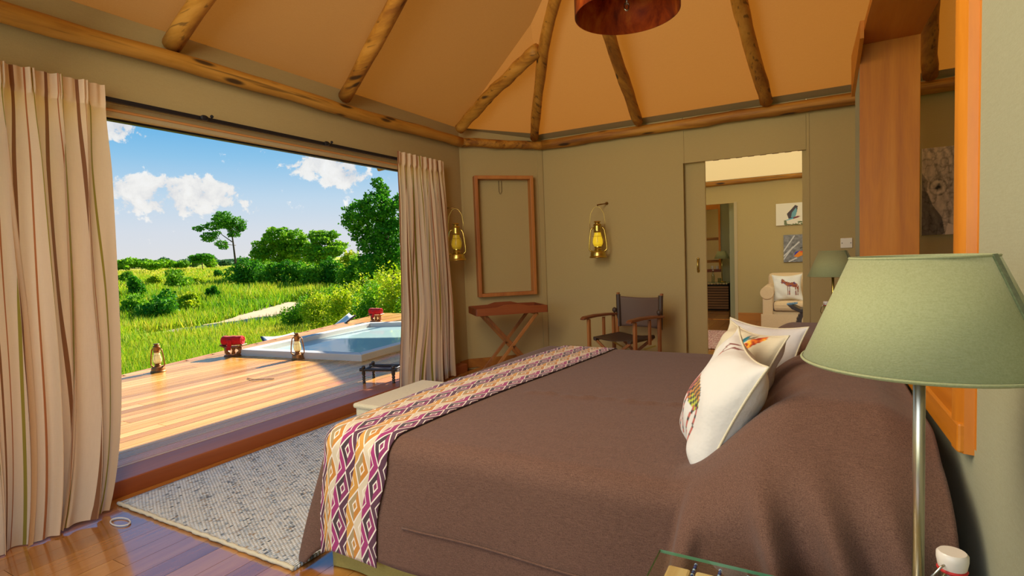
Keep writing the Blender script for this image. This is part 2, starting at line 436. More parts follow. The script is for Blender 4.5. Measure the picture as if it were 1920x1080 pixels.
# rusted drum
m, g = new_mat('rust'); p = g.coord('Object'); n = g.noise(g.vmul(p, (6, 6, 3)), 1, 7, .65, .8)
g.out(g.bsdf(g.ramp(n, [(.30, '#3a1406'), (.42, '#7a2a0a'), (.54, '#b04c10'), (.66, '#cc7420'), (.8, '#8a6238')]), n*.4+.25, g.bump(n, .4, .004), Metallic=.55))
# curtain: loose cream weave with brown and olive stripes, sunlight shines through
m, g = new_mat('curtain')
uvx, uvy, _ = g.sep(g.coord('UV')); p = g.coord('Object')
t = uvx*1.0
a = (t*8).fract(); b = (t*8+.45).fract(); c_ = (t*8+.72).fract()
n = g.noise(g.comb(uvx*900, uvy*40, 0), 1, 3)*.5+g.noise(g.comb(uvx*60, uvy*1400, 0), 1, 3)*.5
cc = g.mix(n, '#e0c2a0', '#f0d8b8')
cc = g.mix(a.lt(.075), cc, '#8a5a38'); cc = g.mix(b.lt(.06), cc, '#9a8a34'); cc = g.mix(c_.lt(.035), cc, '#b06a3c')
hdr = uvy.gt(.945)
bpn = g.bump(n, .15, .002)
sh = g.mixs(g.mix(hdr, (.46, .46, .46), (.2, .2, .2)), g.bsdf(cc, .9, bpn, Sheen_Weight=.2), g.transl(cc, bpn))
g.out(sh)
# woven rug: chunky pale grey yarn flecked with blue, tan and black
def rug_mat(name, stops, fle):
    m, g = new_mat(name); p = g.coord('Object'); x, y, z = g.sep(p)
    row = x*80; yy = y*60
    cell = g.noise(g.comb(row.floor()*7.3, (yy+row.floor()*.37).floor()*3.1, 1), 1, 0)
    c = g.ramp(cell, stops); c = g.mix(g.noise(g.vmul(p, (9, 2, 2)), 1, 2).smooth(.5, .7)*.25, c, fle)
    h = (row*PI).sin().abs()*.6+(yy*PI+row.floor()*1.1).sin().abs()*.5
    g.out(g.bsdf(c, .95, g.bump(h, .9, .012), Sheen_Weight=.2)); return m
rug_mat('rug_grey', [(.24, '#5a6470'), (.32, '#a9b4bc'), (.42, '#d6d8d4'), (.58, '#e6e4dc'), (.68, '#c3ced6'), (.78, '#b09a80')], '#a4b0ba')
rug_mat('rug_red', [(.33, '#b05a50'), (.42, '#d8a498'), (.5, '#e2c4b4'), (.6, '#c07a6c'), (.7, '#8a3a34')], '#d8b0a0')
# printed things
m, g = new_mat('print_cotton'); p = g.coord('Object')
g.out(g.bsdf(g.attr('print'), .9, g.bump(g.noise(p, 14, 3), .35, .02), Sheen_Weight=.1))
m, g = new_mat('print_flat'); g.out(g.bsdf(g.attr('print'), .7))
# runner: rows of concentric lozenges
m, g = new_mat('runner'); uvx, uvy, _ = g.sep(g.coord('UV'))   # x along the length in metres/10, y across
L = uvx*2.72; W = uvy*.40
ci = (W/.088+.45).floor(); fx = (W/.088+.45).fract()-.5
fy = (L/.148+ci*.37+fx*.12).fract()-.5
d = (fx.abs()+fy.abs())*2
left = fx.lt(0); odd = g.math('MODULO', ci, 2.0).gt(.5)
ringA = g.mix(left, '#800056', '#280822'); ringB = g.mix(left, '#c07c14', '#a08c60')
ring = g.mix(odd, ringA, ringB); cen = g.mix(odd, '#7a0c50', '#b98228'); outc = g.mix(odd, g.mix(left, '#440a34', '#980066'), g.mix(left, '#d2c4a6', '#cc9230'))
cream = '#e8dfd0'
dd = g.math('MINIMUM', d, 2.0-d)
inner = d.lt(1.0)
c = g.mix(inner, outc, ring)
c = g.mix(d.lt(.36), c, cream); c = g.mix(d.lt(.22), c, cen)
line = (d-.92).abs().lt(.075); c = g.mix(line, c, cream)
line2 = (d-1.62).abs().lt(.06); c = g.mix(line2, c, cream)
n = g.noise(g.comb(L*900, W*60, 0), 1, 2)
c = g.mix(n*.08, c, '#c8b0a8')
g.out(g.bsdf(c, .75, g.bump(n*.4+line.k.node.outputs[0] if False else n, .15, .002), Sheen_Weight=.2))
# terrain + plants
m, g = new_mat('savanna'); p = g.pos()
n = g.noise(p, .10, 5, .6); n2 = g.noise(p, .8, 5, .7); n3 = g.noise(p, 6, 3, .7)
c = g.ramp(n*.5+n2*.35+n3*.2, [(.38, '#5c8c18'), (.45, '#8aa626'), (.51, '#aab03a'), (.57, '#c0b24c'), (.68, '#ccb468')])
g.out(g.bsdf(c, .95, g.bump(n3+n2, .6, .15), Specular_IOR_Level=.1))
def leafmat(name, stops, tr=.35):
    m, g = new_mat(name); a = g.attr('tone'); x, y, z = g.sep(a)
    c = g.ramp(x, stops)
    g.out(g.mixs(tr, g.bsdf(c, .7, Specular_IOR_Level=.25), g.transl(c))); return m
leafmat('grass', [(0, '#4c8810'), (.28, '#80ac16'), (.5, '#b0b822'), (.72, '#d6c244'), (1, '#e4d090')], .4)
leafmat('leaf_dark', [(0, '#235c0c'), (.5, '#468e12'), (1, '#86b82c')], .35)
leafmat('leaf_mid', [(0, '#3a7408'), (.5, '#74ac14'), (1, '#b4cc3a')], .4)
leafmat('leaf_yellow', [(0, '#6a9808'), (.5, '#b0c414'), (1, '#ead848')], .45)
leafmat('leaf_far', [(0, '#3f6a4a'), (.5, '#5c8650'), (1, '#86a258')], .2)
# ================================================================== THE SETTING
XL, YB = -3.48, 5.76
def pxw(y): return .335-.0135*y             # bed side face of the partition behind the bed head
UNIT = MB().box((0, 0, 0), (1, 1, 1)).mesh('unit_board')
UNITS = {}
def board(name, m, parent, x0, x1, y0, y1, z0, z1):
    if m not in UNITS: UNITS[m] = UNIT.copy(); UNITS[m].materials.append(MATS[m])
    o = bpy.data.objects.new(name, UNITS[m]); C.objects.link(o); o.parent = parent
    o.location = ((x0+x1)/2, (y0+y1)/2, (z0+z1)/2); o.scale = (x1-x0, y1-y0, z1-z0); return o
# floor: a base with loose laid planks
floor = struct(MB().bx(-3.56, 3.5, -2, 14.5, -.09, -.021).build('floor', 'sill_wood'))
def lay(parent, m, x0, x1, y0, y1, wdt, zt, th, lens, gap=.002, hole=None, start=None, nm='plank'):
    x = x0; k = 0
    while x < x1-.01:
        xe = min(x+wdt, x1); ys = y0 if start is None else max(y0, start(x), start(xe)); y = ys-random.uniform(0, lens*.8)
        while y < y1:
            ye = y+lens*random.uniform(.8, 1.2); a, b = max(y, ys), min(ye, y1)
            segs = [(a, b)] if b-a > .05 else []
            if hole:
                hs = hole(x, xe)
                if hs:
                    new = []
                    for (p, q) in segs:
                        if q <= hs[0] or p >= hs[1]: new.append((p, q))
                        else:
                            if hs[0]-p > .03: new.append((p, hs[0]))
                            if q-hs[1] > .03: new.append((hs[1], q))
                    segs = new
            for (p, q) in segs: board(nm, m, parent, x+gap/2, xe-gap/2, p+gap/2, q-gap/2, zt-th, zt)
            y = ye
        x = xe; k += 1
lay(floor, 'floor_wood', -3.36, .32, -1.2, 5.74, .115, 0, .02, 2.6)
lay(floor, 'floor_wood', -2.6, 1.2, 5.82, 10.05, .16, 0, .02, 3.2)
lay(floor, 'floor_wood', -2.6, -1.0, 10.15, 13.4, .2, 0, .02, 3.4)
struct(MB().bx(-3.605, -3.365, -2, 4.9, -.02, .088).build('trim_1', 'threshold_wood', bevel=.008), 'red-brown wooden sill step between the room and the deck')

# walls
def wall(name, lab=None):
    o = bpy.data.objects.new(name, None); C.objects.link(o); return struct(o, lab)
wl = struct(MB().bx(XL-.02, XL+.015, -2, 5.06, 2.20, 2.72).bx(XL-.02, XL+.015, 4.60, 5.06, -.02, 2.2).bx(XL-.02, XL+.015, -2, -.3, .086, 2.2).build('wall_left', 'canvas_wall'))
MB().bx(-3.60, -3.49, -2, 4.6, 2.135, 2.26).build('lintel', 'canvas_cream', wl, bevel=.01)
MB().tube([(-3.488, -2, 2.170), (-3.488, 4.6, 2.170)], .008, 8).build('painted_sun_slit', 'sun_slit_orange', wl)  # orange strip painted as a slit of sunlight under the header
MB().bx(-3.57, -3.53, -2, 4.6, 2.122, 2.134).build('track', 'steel_dark', wl)
cdir = Vector((.70710678, .70710678, 0)); cn = Vector((.70710678, -.70710678, 0)); CA = Vector((XL, 5.05, 0)); CB = Vector((-2.765, 5.765, 0))
def cpt(s, d, z): p = CA+cdir*s+cn*d; return (p.x, p.y, z)
CL = (CB-CA).length
wc = struct(MB().prism([cpt(0, 0, 0)[:2], cpt(CL, 0, 0)[:2], cpt(CL, -.04, 0)[:2], cpt(0, -.04, 0)[:2]], -.02, 2.72).build('wall_corner', 'canvas_wall'))
MB().prism([cpt(CL-.075, 0, 0)[:2], cpt(CL-.012, 0, 0)[:2], cpt(CL-.012, .012, 0)[:2], cpt(CL-.075, .012, 0)[:2]], .1, 2.5).build('canvas_flap', 'canvas_wall', wc, bevel=.004)
MB().prism([cpt(.035, 0, 0)[:2], cpt(.05, 0, 0)[:2], cpt(.05, .005, 0)[:2], cpt(.035, .005, 0)[:2]], .1, 2.5).build('canvas_seam', 'canvas_wall', wc)
wb = struct(MB().bx(-2.77, -1.176, YB, YB+.04, -.02, 2.63).build('wall_back', 'canvas_wall'))
MB().bx(-1.170, -.066, YB, YB+.03, 2.14, 2.63).build('canvas_panel', 'canvas_wall', wb)
MB().bx(-.060, 3.5, YB, YB+.04, -.02, 2.63).build('canvas_panel', 'canvas_wall', wb)
MB().bx(-.10, -.02, YB+.04, YB+.05, 0, 2.59).bx(-1.2, -1.14, YB+.04, YB+.05, 2.14, 2.59).build('canvas_backing', 'canvas_wall', wb)
MB().bx(-.064, -.040, YB-.006, YB, 0, 2.5).build('canvas_seam', 'canvas_wall', wb)
MB().bx(-1.19, -1.165, YB-.006, YB, 2.14, 2.5).build('canvas_seam', 'canvas_wall', wb)
struct(MB().bx(3.46, 3.5, -2, 5.8, -.02, 2.72).build('wall_right', 'canvas_wall'))
# the partition behind the bed head, with a wide wooden framed opening in it
def quad(y0, y1, a, b): return [(pxw(y0)+a, y0), (pxw(y1)+a, y1), (pxw(y1)+b, y1), (pxw(y0)+b, y0)]
T = .335; Z0, Z1, YN, YF = .775, 2.60, 1.535, 4.47
wp = struct(MB().prism(quad(-1.6, YN, 0, T), -.02, 2.9).prism(quad(YN, YF, 0, T), -.02, Z0).prism(quad(YF+.03, 4.86, 0, T), -.02, 2.52).build('wall_partition', 'canvas_sage'))
fr = thing('opening_frame', 'tall orange wooden frame round the opening above the bed head', 'frame', (pxw(YN), YN, Z0))
def fq(mb, y0, y1, a, b, z0, z1): mb.prism([(p[0]-pxw(YN), p[1]-YN) for p in quad(y0, y1, a, b)], z0-Z0 if not isinstance(z0, list) else [q-Z0 for q in z0], z1-Z0); return mb
fq(MB(), YF, YF+.03, 0, T, Z0, Z1+.02).build('far_jamb', 'cherry_z', fr, bevel=.003)
fq(MB(), YN, 4.86, 0, T, Z1, Z1+.05).build('top_beam', 'cherry_y', fr, bevel=.003)
fq(MB(), YF-.3, 4.9, -.022, 0, [2.55, 2.36, 2.36, 2.55], 2.66).build('beam_face', 'cherry_y', fr)
fq(MB(), YN, YN+.03, 0, T, Z0, Z1).build('near_jamb', 'cherry_z', fr)
mb = MB(); pr_ = [(YN+.015, 0), (YN+.02, -.018), (YN+.04, -.028), (YN+.075, -.03), (YN+.11, -.022), (YN+.135, -.012), (YN+.14, 0)]
mb.prism([(pxw(y)+a-pxw(YN), y-YN) for y, a in pr_], -.015, Z1+.3-Z0).build('near_post', 'cherry_z', fr, smooth='auto')
fq(MB(), YN+.02, YF, -.03, .10, Z0-.015, Z0+.055).build('bottom_rail', 'cherry_y', fr, bevel=.006)
fq(MB(), YN+.03, YF, .10, T, Z0, Z0+.03).build('sill', 'sill_wood', fr)

# ceiling: canvas facets
SL, SB, ZW, ZB = .39, .42, 2.70, 2.60
J_ = (-2.11, 4.25, ZW+SL*1.37); A_ = (XL, 5.05, ZW); B_ = (-2.77, YB, ZB)
HP = (0, YB-(ZW+SL*3.48-ZB)/SB, ZW+SL*3.48); RG = (0, -2, HP[2])
mb = MB()
mb.add([(XL, -2, ZW), A_, J_, HP, RG], [(0, 1, 2, 3, 4)]); mb.add([A_, B_, J_], [(0, 1, 2)])
mb.add([B_, (3.48, YB, ZB), HP, J_], [(0, 1, 2, 3)]); mb.add([(3.48, YB, ZB), (3.48, -2, ZW), RG, HP], [(0, 1, 2, 3)])
struct(mb.build('ceiling', 'canvas_roof'))
# outer eave along the deck side
struct(MB().add([(XL-.02, -2, 2.70), (XL-.02, 8.0, 2.70), (-4.06, 8.0, 2.50), (-3.90, -2, 2.50)], [(0, 1, 2, 3)]).build('trim_2', 'canvas_cream', solid=.01), 'canvas eave overhanging the deck outside the opening')
struct(MB().prism([cpt(.0, .0, 0)[:2], cpt(CL, 0, 0)[:2], cpt(CL, .016, 0)[:2], cpt(0, .016, 0)[:2]], 0, .1).build('baseboard_corner', 'baseboard'))
struct(MB().bx(-2.75, -1.18, YB-.016, YB, 0, .1).build('baseboard_back', 'baseboard'))
struct(MB().bx(XL+.015, XL+.031, 4.91, 5.04, 0, .1).build('baseboard_left', 'baseboard'))

# poles that carry the roof
def log(name, label, pts, r, m, group=None, wob=.03, n=22, taper=1.0):
    base = Vector(pts[0]); mb = MB(); P = [Vector(p) for p in pts]; L = sum((b-a).length for a, b in zip(P, P[1:])); out = []; rr = []
    for i in range(n+1):
        s = L*i/n; k = 0
        while k < len(P)-2 and s > (P[k+1]-P[k]).length: s -= (P[k+1]-P[k]).length; k += 1
        q = P[k]+(P[k+1]-P[k]).normalized()*s; o = .012
        out.append(q-base+Vector((random.uniform(-o, o), random.uniform(-o, o), random.uniform(-o, o))) if 0 < i < n else q-base)
        rr.append(r*(1+(taper-1)*i/n)*(1+random.uniform(-.07, .07)))
    # smooth the wander
    for _ in range(2): out = [out[0]]+[(out[i-1]+out[i]*2+out[i+1])/4 for i in range(1, n)]+[out[-1]]
    mb.tube(out, rr, 12, wob=wob); me = mb.mesh(name); o = obj(name, me, m, None, True); o.location = base
    return tag(o, label, 'log', group)
log('wall_log', 'long peeled log along the wall above the wide opening', [(-3.40, -1.4, 2.50), (-3.40, 1.2, 2.515), (-3.41, 3.2, 2.525), (-3.405, 5.04, 2.535)], .052, 'log_y', n=40)
log('wall_log', 'short peeled log across the cut-off corner above the box frame', [cpt(.0, .07, 2.535), cpt(CL+.0, .065, 2.52)], .047, 'log_x')
log('wall_log', 'long peeled log along the back wall above the doorway', [(-2.74, 5.70, 2.525), (-1.2, 5.69, 2.52), (.3, 5.69, 2.525), (3.3, 5.69, 2.52)], .054, 'log_x', n=40)
def roof(x, y): return min(ZW+SL*(x-XL), ZB+SB*(YB-y), ZW+SL*(3.48-x))-.07
def rafter(label, a, b, r, m, mid=None):
    pts = [(a[0], a[1], roof(a[0], a[1])+a[2])]+[(q[0], q[1], roof(q[0], q[1])) for q in (mid or [])]+[(b[0], b[1], roof(*b))]
    return log('rafter', label, pts, r, m, None, .03)
rafter('peeled log rafter nearest the left curtain', (-3.44, 1.96, -.02), (-.15, 1.60), .058, 'log_x')
rafter('peeled log rafter halfway along the ceiling above the wide opening', (-3.42, 3.345, -.02), (-.2, 1.95), .056, 'log_x')
rafter('forked rafter branch rising from the left end of the corner log', (-3.36, 4.93, -.02), (-2.15, 4.44), .060, 'log_x', [(-2.8, 4.72)])
rafter('straight hip rafter rising from the right end of the corner log', (-2.79, 5.60, .0), (-.15, 2.40), .050, 'log_y', [(-2.10, 4.44), (-1.76, 3.98)])
rafter('peeled log rafter that rises behind the rusty drum', (-1.59, 5.62, .01), (-1.30, 2.9), .052, 'log_y')
rafter('peeled log rafter above the doorway', (-.385, 5.62, .01), (-.62, 2.7), .056, 'log_y')
rafter('peeled log rafter behind the wooden opening frame', (.83, 5.62, .01), (.42, 2.9), .055, 'log_y')

# ------------------------------------------------ rooms seen through the doorway
YR = 10.07
w2 = struct(MB().bx(-1.195, 2.6, YR, YR+.05, -.02, 2.45).bx(-1.20-1.1, -1.195, YR, YR+.05, 2.035, 2.45).bx(-3.4, -2.3, YR, YR+.05, -.02, 2.45).build('wall_far', 'canvas_wall'))
MB().bx(-1.215, -1.165, YR-.012, YR+.06, 0, 2.05).build('door_trim', 'canvas_cream', w2)
struct(MB().bx(-1.165, 2.5, YR-.02, YR, 0, .13).build('baseboard_far', 'baseboard'))
struct(MB().bx(2.56, 2.6, 5.8, YR, -.02, 2.9).bx(-3.4, -3.36, 8.9, YR, -.02, 2.9).bx(-3.4, -3.36, 5.8, 6.2, -.02, 2.9).build('wall_side', 'canvas_wall'))
c2 = struct(MB().add([(-3.4, YR, 2.44), (2.6, YR, 2.44), (2.6, 7.9, 2.78), (-3.4, 7.9, 2.78), (2.6, 5.8, 2.72), (-3.4, 5.8, 2.72)], [(0, 1, 2, 3), (3, 2, 4, 5)]).build('ceiling_far', 'canvas_cream'))
mb = MB()
for i in range(9): mb.box((-1.32+i*.165, 8.88, 2.618), (.085, .035, .012), Matrix.Rotation(random.uniform(-.1, .1), 3, 'Z'))
mb.build('stitch', 'cord', c2)
log('wall_log', 'yellow peeled log along the far wall of the room beyond the doorway', [(-2.3, YR-.07, 2.385), (-.6, YR-.07, 2.395), (1.5, YR-.07, 2.385)], .038, 'log_x')
# third room
struct(MB().bx(-2.8, -.6, 13.5, 13.55, -.02, 2.6).bx(-2.84, -2.8, 10.1, 13.5, -.02, 2.6).build('wall_end', 'canvas_wall'))
struct(MB().add([(-2.9, 10.12, 2.42), (-.5, 10.12, 2.42), (-.5, 13.6, 2.25), (-2.9, 13.6, 2.25)], [(0, 1, 2, 3)]).build('ceiling_end', 'canvas_cream'))
struct(MB().bx(-1.74, -1.20, 12.2, 12.26, -.02, 2.5).bx(-1.36, -1.2, 10.6, 12.2, -.02, 2.5).build('wall_inner', 'canvas_sage'))
struct(MB().bx(-1.74, -1.2, 12.18, 12.2, 0, .14).build('baseboard_end', 'baseboard'))
f3 = thing('opening_frame', 'narrow orange wooden frame in the farthest room beyond both doorways', 'frame', (-1.76, 12.2, .82))
MB().bx(-.02, .02, -.03, .08, 0, 1.4).build('post', 'cherry_z', f3)
MB().bx(-.6, .02, -.06, .12, -.06, 0).build('sill', 'mahogany', f3)
MB().bx(-.6, .02, .0, .06, 1.28, 1.40).build('top_rail', 'cherry_x', f3)
MB().bx(-.6, -.03, .03, .05, .62, .68).build('cross_rail', 'log_x', f3); MB().bx(-.6, -.03, .03, .05, .14, .20).build('cross_rail', 'log_x', f3)
# ================================================================== FURNITURE AND THINGS
# ---- curtains
def curtain(name, label, top0, top1, x_top, z_top, n, amp, seed, shape, wild):
    """pleated cloth with a pinched heading; shape(t, q) -> (y, x) shift of the cloth at depth q below the rail"""
    R_ = random.Random(seed); ph = [R_.uniform(0, 6.28) for _ in range(10)]
    base = Vector((x_top, top0, 0)); o = thing(name, label, 'curtain', base)
    def f(t, s):
        q = 1-s; z = .012+(z_top-.012)*s + (.008*math.sin(9*t)*(q > .98))
        tt = t + wild*(.022*math.sin(2*PI*t*2+ph[0]+q*2.2)+.016*math.sin(2*PI*4.3*t+ph[1]-q*3))*min(1, q*2)
        dyq, dxq = shape(t, q)
        pin = .45+.55*sstep(.06, .22, q)
        a = 2*PI*n*tt; b = 2*PI*n*.43*tt+ph[3]
        low = min(1, q*1.6)
        dx = amp*pin*(math.sin(a)*(1-.35*low*wild)+.75*wild*low*math.sin(b+1.2*q)+.30*low*math.sin(2.7*a+ph[2]+q*2))
        dy = amp*.8*pin*(math.cos(a)*.7+.8*wild*low*math.cos(b*1.1+ph[5]+q*1.5)+.3*low*math.sin(1.7*a+ph[4]))
        if q < .05: dx = amp*.45*math.sin(a)+.010*math.sin(3*a); dy = amp*.3*math.cos(a)
        return Vector((x_top+dxq+dx, top0+(top1-top0)*t+dyq+dy, z))-base
    MB().grid(f, 420, 70).build('panel', 'curtain', o, smooth=True); return o
CURT_L = curtain('curtain', 'left cream striped curtain gathered at the near end of the wide opening', .52, 1.53, -3.36, 2.265, 9, .036, 3, lambda t, q: (-.06*t*q-.16*t*q**6, .19*q**4), 1.0)
def shF(t, q):
    k = sstep(.62, 1, q)
    return (-.10*q*(1-t)+.10*q*t-.22*k*math.exp(-((t-.42)/.22)**2)-.05*k, .10*k*math.exp(-((t-.45)/.25)**2)+.02*q)
CURT_F = curtain('curtain', 'far cream striped curtain at the right end of the opening with trailing hem', 3.89, 4.60, -3.36, 2.265, 9, .028, 11, shF, .55)
rail = thing('curtain_rail', 'dark steel curtain rail under the header above the wide opening', 'rail', (-3.43, 1.5, 2.21))
MB().bx(-.010, .010, -2.5, 3.12, -.011, .013).build('track', 'steel_dark', rail)
for y in (-.02, .62, 1.62, 2.48): MB().ball((.016, y, .004), .018, 10, 6, (.7, 1.6, 1)).ball((.016, y+.05, .022), .011, 8, 6).build('glider', 'steel_dark', rail)
cl = thing('cord_loop', 'thin pale cord loop lying on the floor by the left curtain', 'cord', (-3.02, 1.30, .006))
MB().torus((0, 0, 0), .045, .004, 22, 5, None, 1.5, .7).build('cord', 'cotton_grey', cl)

# ---- rug
rg = tag(MB().grid(lambda a, b: (a*1.40, b*3.2, .016+.004*math.sin(a*40)*math.sin(b*70)), 40, 60).build('rug', 'rug_grey', smooth=True), 'grey flecked woven rug between the bed and the wide opening', 'rug')
rg.location = (-3.26, 1.40, 0); rg.rotation_euler = (0, 0, -.0)
e = rg.modifiers.new('s', 'SOLIDIFY'); e.thickness = .014; e.offset = -1
mb = MB()
def braid(p0, p1, r):
    n = 60; mb.tube([Vector(p0).lerp(Vector(p1), i/n)+Vector((random.uniform(-.003, .003), random.uniform(-.003, .003), 0)) for i in range(n+1)], [r*(1+.18*math.sin(i*2.1)) for i in range(n+1)], 8)
braid((0, 0, .012), (1.40, 0, .012), .009); mb.build('bound_edge', 'linen_cream', rg, smooth=True)

# ---- bed
BX0, BX1, BY0, BY1, BZ = -1.80, .262, 1.50, 3.68, .575
bed = thing('bed', 'wide double bed under a brown spread, olive valance showing at its foot corner', 'bed', (-.8, 2.58, 0))
MB().bx(BX0+.09+.8, BX1+.8, BY0+.07-2.58, BY1-.07-2.58, .24, BZ-.03).build('mattress', 'cotton_white', bed, bevel=.04)
MB().bx(BX0+.10+.8, BX1+.8, BY0+.08-2.58, BY1-.08-2.58, .05, .24).build('bed_base', 'linen_olive', bed)
mb = MB()
x0, x1, y0, y1 = BX0+.05+.8, BX1+.8-.02, BY0+.005-2.58, BY1-.02-2.58
def val(t, s):
    per = [(x1, y0), (x0, y0), (x0, y1), (x1, y1)]; L = [x1-x0, y1-y0, x1-x0]; d = t*sum(L); k = 0
    while k < 2 and d > L[k]: d -= L[k]; k += 1
    p = Vector(per[k]).lerp(Vector(per[k+1]), min(1, d/L[k])); n_ = [(0, -1), (-1, 0), (0, 1)][k]
    w_ = .006*math.sin(t*140)*(1-s)
    return (p.x+n_[0]*w_, p.y+n_[1]*w_, .004+.26*s)
mb.grid(val, 300, 3).build('valance', 'linen_olive', bed, smooth=True)
RR = .085
def prof(o, flare):
    q = RR*PI/2
    if o <= 0: return 0, 0
    if o < q: a = o/RR; return RR*math.sin(a), RR*(1-math.cos(a))
    e = o-q; return RR+e*flare, RR+e*math.sqrt(1-flare*flare)
def mound(x, y):
    yy = y-BY0; wv = .012*math.sin(y*9)+.01*math.sin(y*23+1)
    top = .245*sstep(-.40, -.06, x+.06*math.sin(y*2.2)+wv)*(1-.22*sstep(.14, .27, x))
    e = sstep(-.06, .22, yy)*sstep(0, .30, BY1-y)
    mid = 1-.20*math.exp(-((y-2.58)/.12)**2)
    return top*(.45+.55*e)*mid
def spread(x, y, off=0.0, near_end=.53, wr=1):
    """x along the bed, y across; values beyond the mattress edges run down the sides"""
    ex0, ex1, ey0, ey1 = BX0+RR, BX1, BY0+RR, BY1-RR
    oa = max(0, ex0-x); ob = max(0, ey0-y); oc = max(0, y-ey1)
    bx_, by_ = min(max(x, ex0), ex1), min(max(y, ey0), ey1); sy = -1 if ob > 0 else 1; o2 = max(ob, oc)
    o = math.hypot(oa, o2); fl = .075
    if oa > 0 and o2 > 0:
        k = min(oa, o2)/max(oa, o2); fl = .075+.20*k
        o = o*(1-.06*k)
        if o > .60: o = .60+(o-.60)*.22
    h, d = prof(o, fl)
    if o > 0: ux, uy = -oa/o if o2 == 0 or oa > 0 else 0, sy*o2/math.hypot(oa, o2) if o2 > 0 else 0; nrm = math.hypot(oa, o2) or 1; ux = -oa/nrm
    else: ux = uy = 0
    z = BZ-d+.012*math.sin(PI*(by_-BY0)/(BY1-BY0))
    mz = mound(bx_, by_)
    xs = x
    if ob > 0:
        q = min(1.1, ob/.5)
        xc = -.305-.10*q                                  # crease where the cloth drawn over the pillow meets the flat side
        head = sstep(xc-.010, xc+.018, x)
        r1 = math.exp(-((x-(-.17+.20*q))/.032)**2); r2 = math.exp(-((x-(-.04+.22*q))/.036)**2); r3 = math.exp(-((x-(xc+.045))/.028)**2); r4 = math.exp(-((x-(.09+.20*q))/.04)**2)
        h += head*(.075*sstep(0, .16, ob)+.09*q+(.095*r1+.075*r2+.030*r3+.06*r4)*sstep(.0, .26, ob)) if oa == 0 else 0
        h += .010*q*math.sin(x*9+1)*(1-head)*wr
        mz *= max(0, 1-ob/.52)**.7
    if oc > 0: mz *= max(0, 1-oc/.5)
    if oa > 0: h += .012*math.sin(by_*8)*min(1, oa/.4)*wr
    nz_ = .006*(fbm(x*2.2+3, y*2.2)-.5)*wr
    X = (bx_ if oa > 0 else min(max(xs, ex0), ex1)) + ux*h; Y = by_+uy*h
    Z = z+mz+nz_
    # wrinkled join across the middle of the spread
    if o2 == 0 and wr: Z += .015*math.exp(-((y-2.36-.05*x-.01*math.sin(x*21))/.020)**2)*sstep(-1.35, -1.1, x)*(.55+.45*math.sin(x*46)*math.sin(x*19))
    if Z < .012: Z = .012+.004*math.sin(x*30)
    return Vector((X, Y, Z))+Vector((ux, uy, 1 if o == 0 else (0 if o > RR*1.57 else .7)))*off
def sp(t, s):
    u = BX0-.44+(BX1-BX0+.44)*t; v = BY0-.435+(BY1-BY0+.87)*s
    return spread(u, v)
bs = tag(MB().grid(sp, 280, 190).build('bedspread', 'linen_brown', smooth=True, solid=.008, off=-1), 'brown linen bedspread draped over the bed and its pillows', 'bedspread')
mb = MB()
mb.tube([spread(BX0+RR+.38+i*.04, BY0+RR-.36, .004) for i in range(40)], .0035, 6)
mb.build('hem_seam', 'linen_brown', bs, smooth=True)
def rn(t, s):      # t along (near hem -> far), s across
    v = BY0-.455+(BY1-BY0+.62)*t
    w0 = -1.865+.19*sstep(1.3, 3.7, v)*1.0; w1 = -1.462+.13*sstep(1.3, 3.7, v)
    u = max(w0+(w1-w0)*s, BX0+RR-.06+.40*s*.0+s*.34)
    u = BX0+.005+.19*sstep(1.3, 3.7, v)+s*.385-(.05*sstep(1.45, 1.2, v) if v < 1.45 else 0)
    return spread(u, v, .009+.002*math.sin(v*40)*math.sin(s*9))
o = MB().grid(rn, 240, 30).build('bed_runner', 'runner', smooth=True, solid=.003, off=1)
tag(o, 'magenta, gold and cream lozenge patterned runner across the foot of the bed', 'bed runner')
# bench beyond the foot of the bed
bn = thing('foot_bench', 'low cream upholstered bench at the foot of the bed', 'bench', (-2.08, 2.53, .004))
MB().bx(-.19, .19, -.36, .24, .13, .45).build('cushioned_box', 'linen_cream', bn, bevel=.015)
MB().bx(-.20, .20, -.37, .25, .425, .455).build('top_pad', 'linen_cream', bn, bevel=.012)
for sx in (-1, 1):
    for sy in (-1, 1): MB().bx(sx*.16-.02, sx*.16+.02, sy*.26-.08, sy*.26-.04, .017, .13).build('leg', 'teak_z', bn)

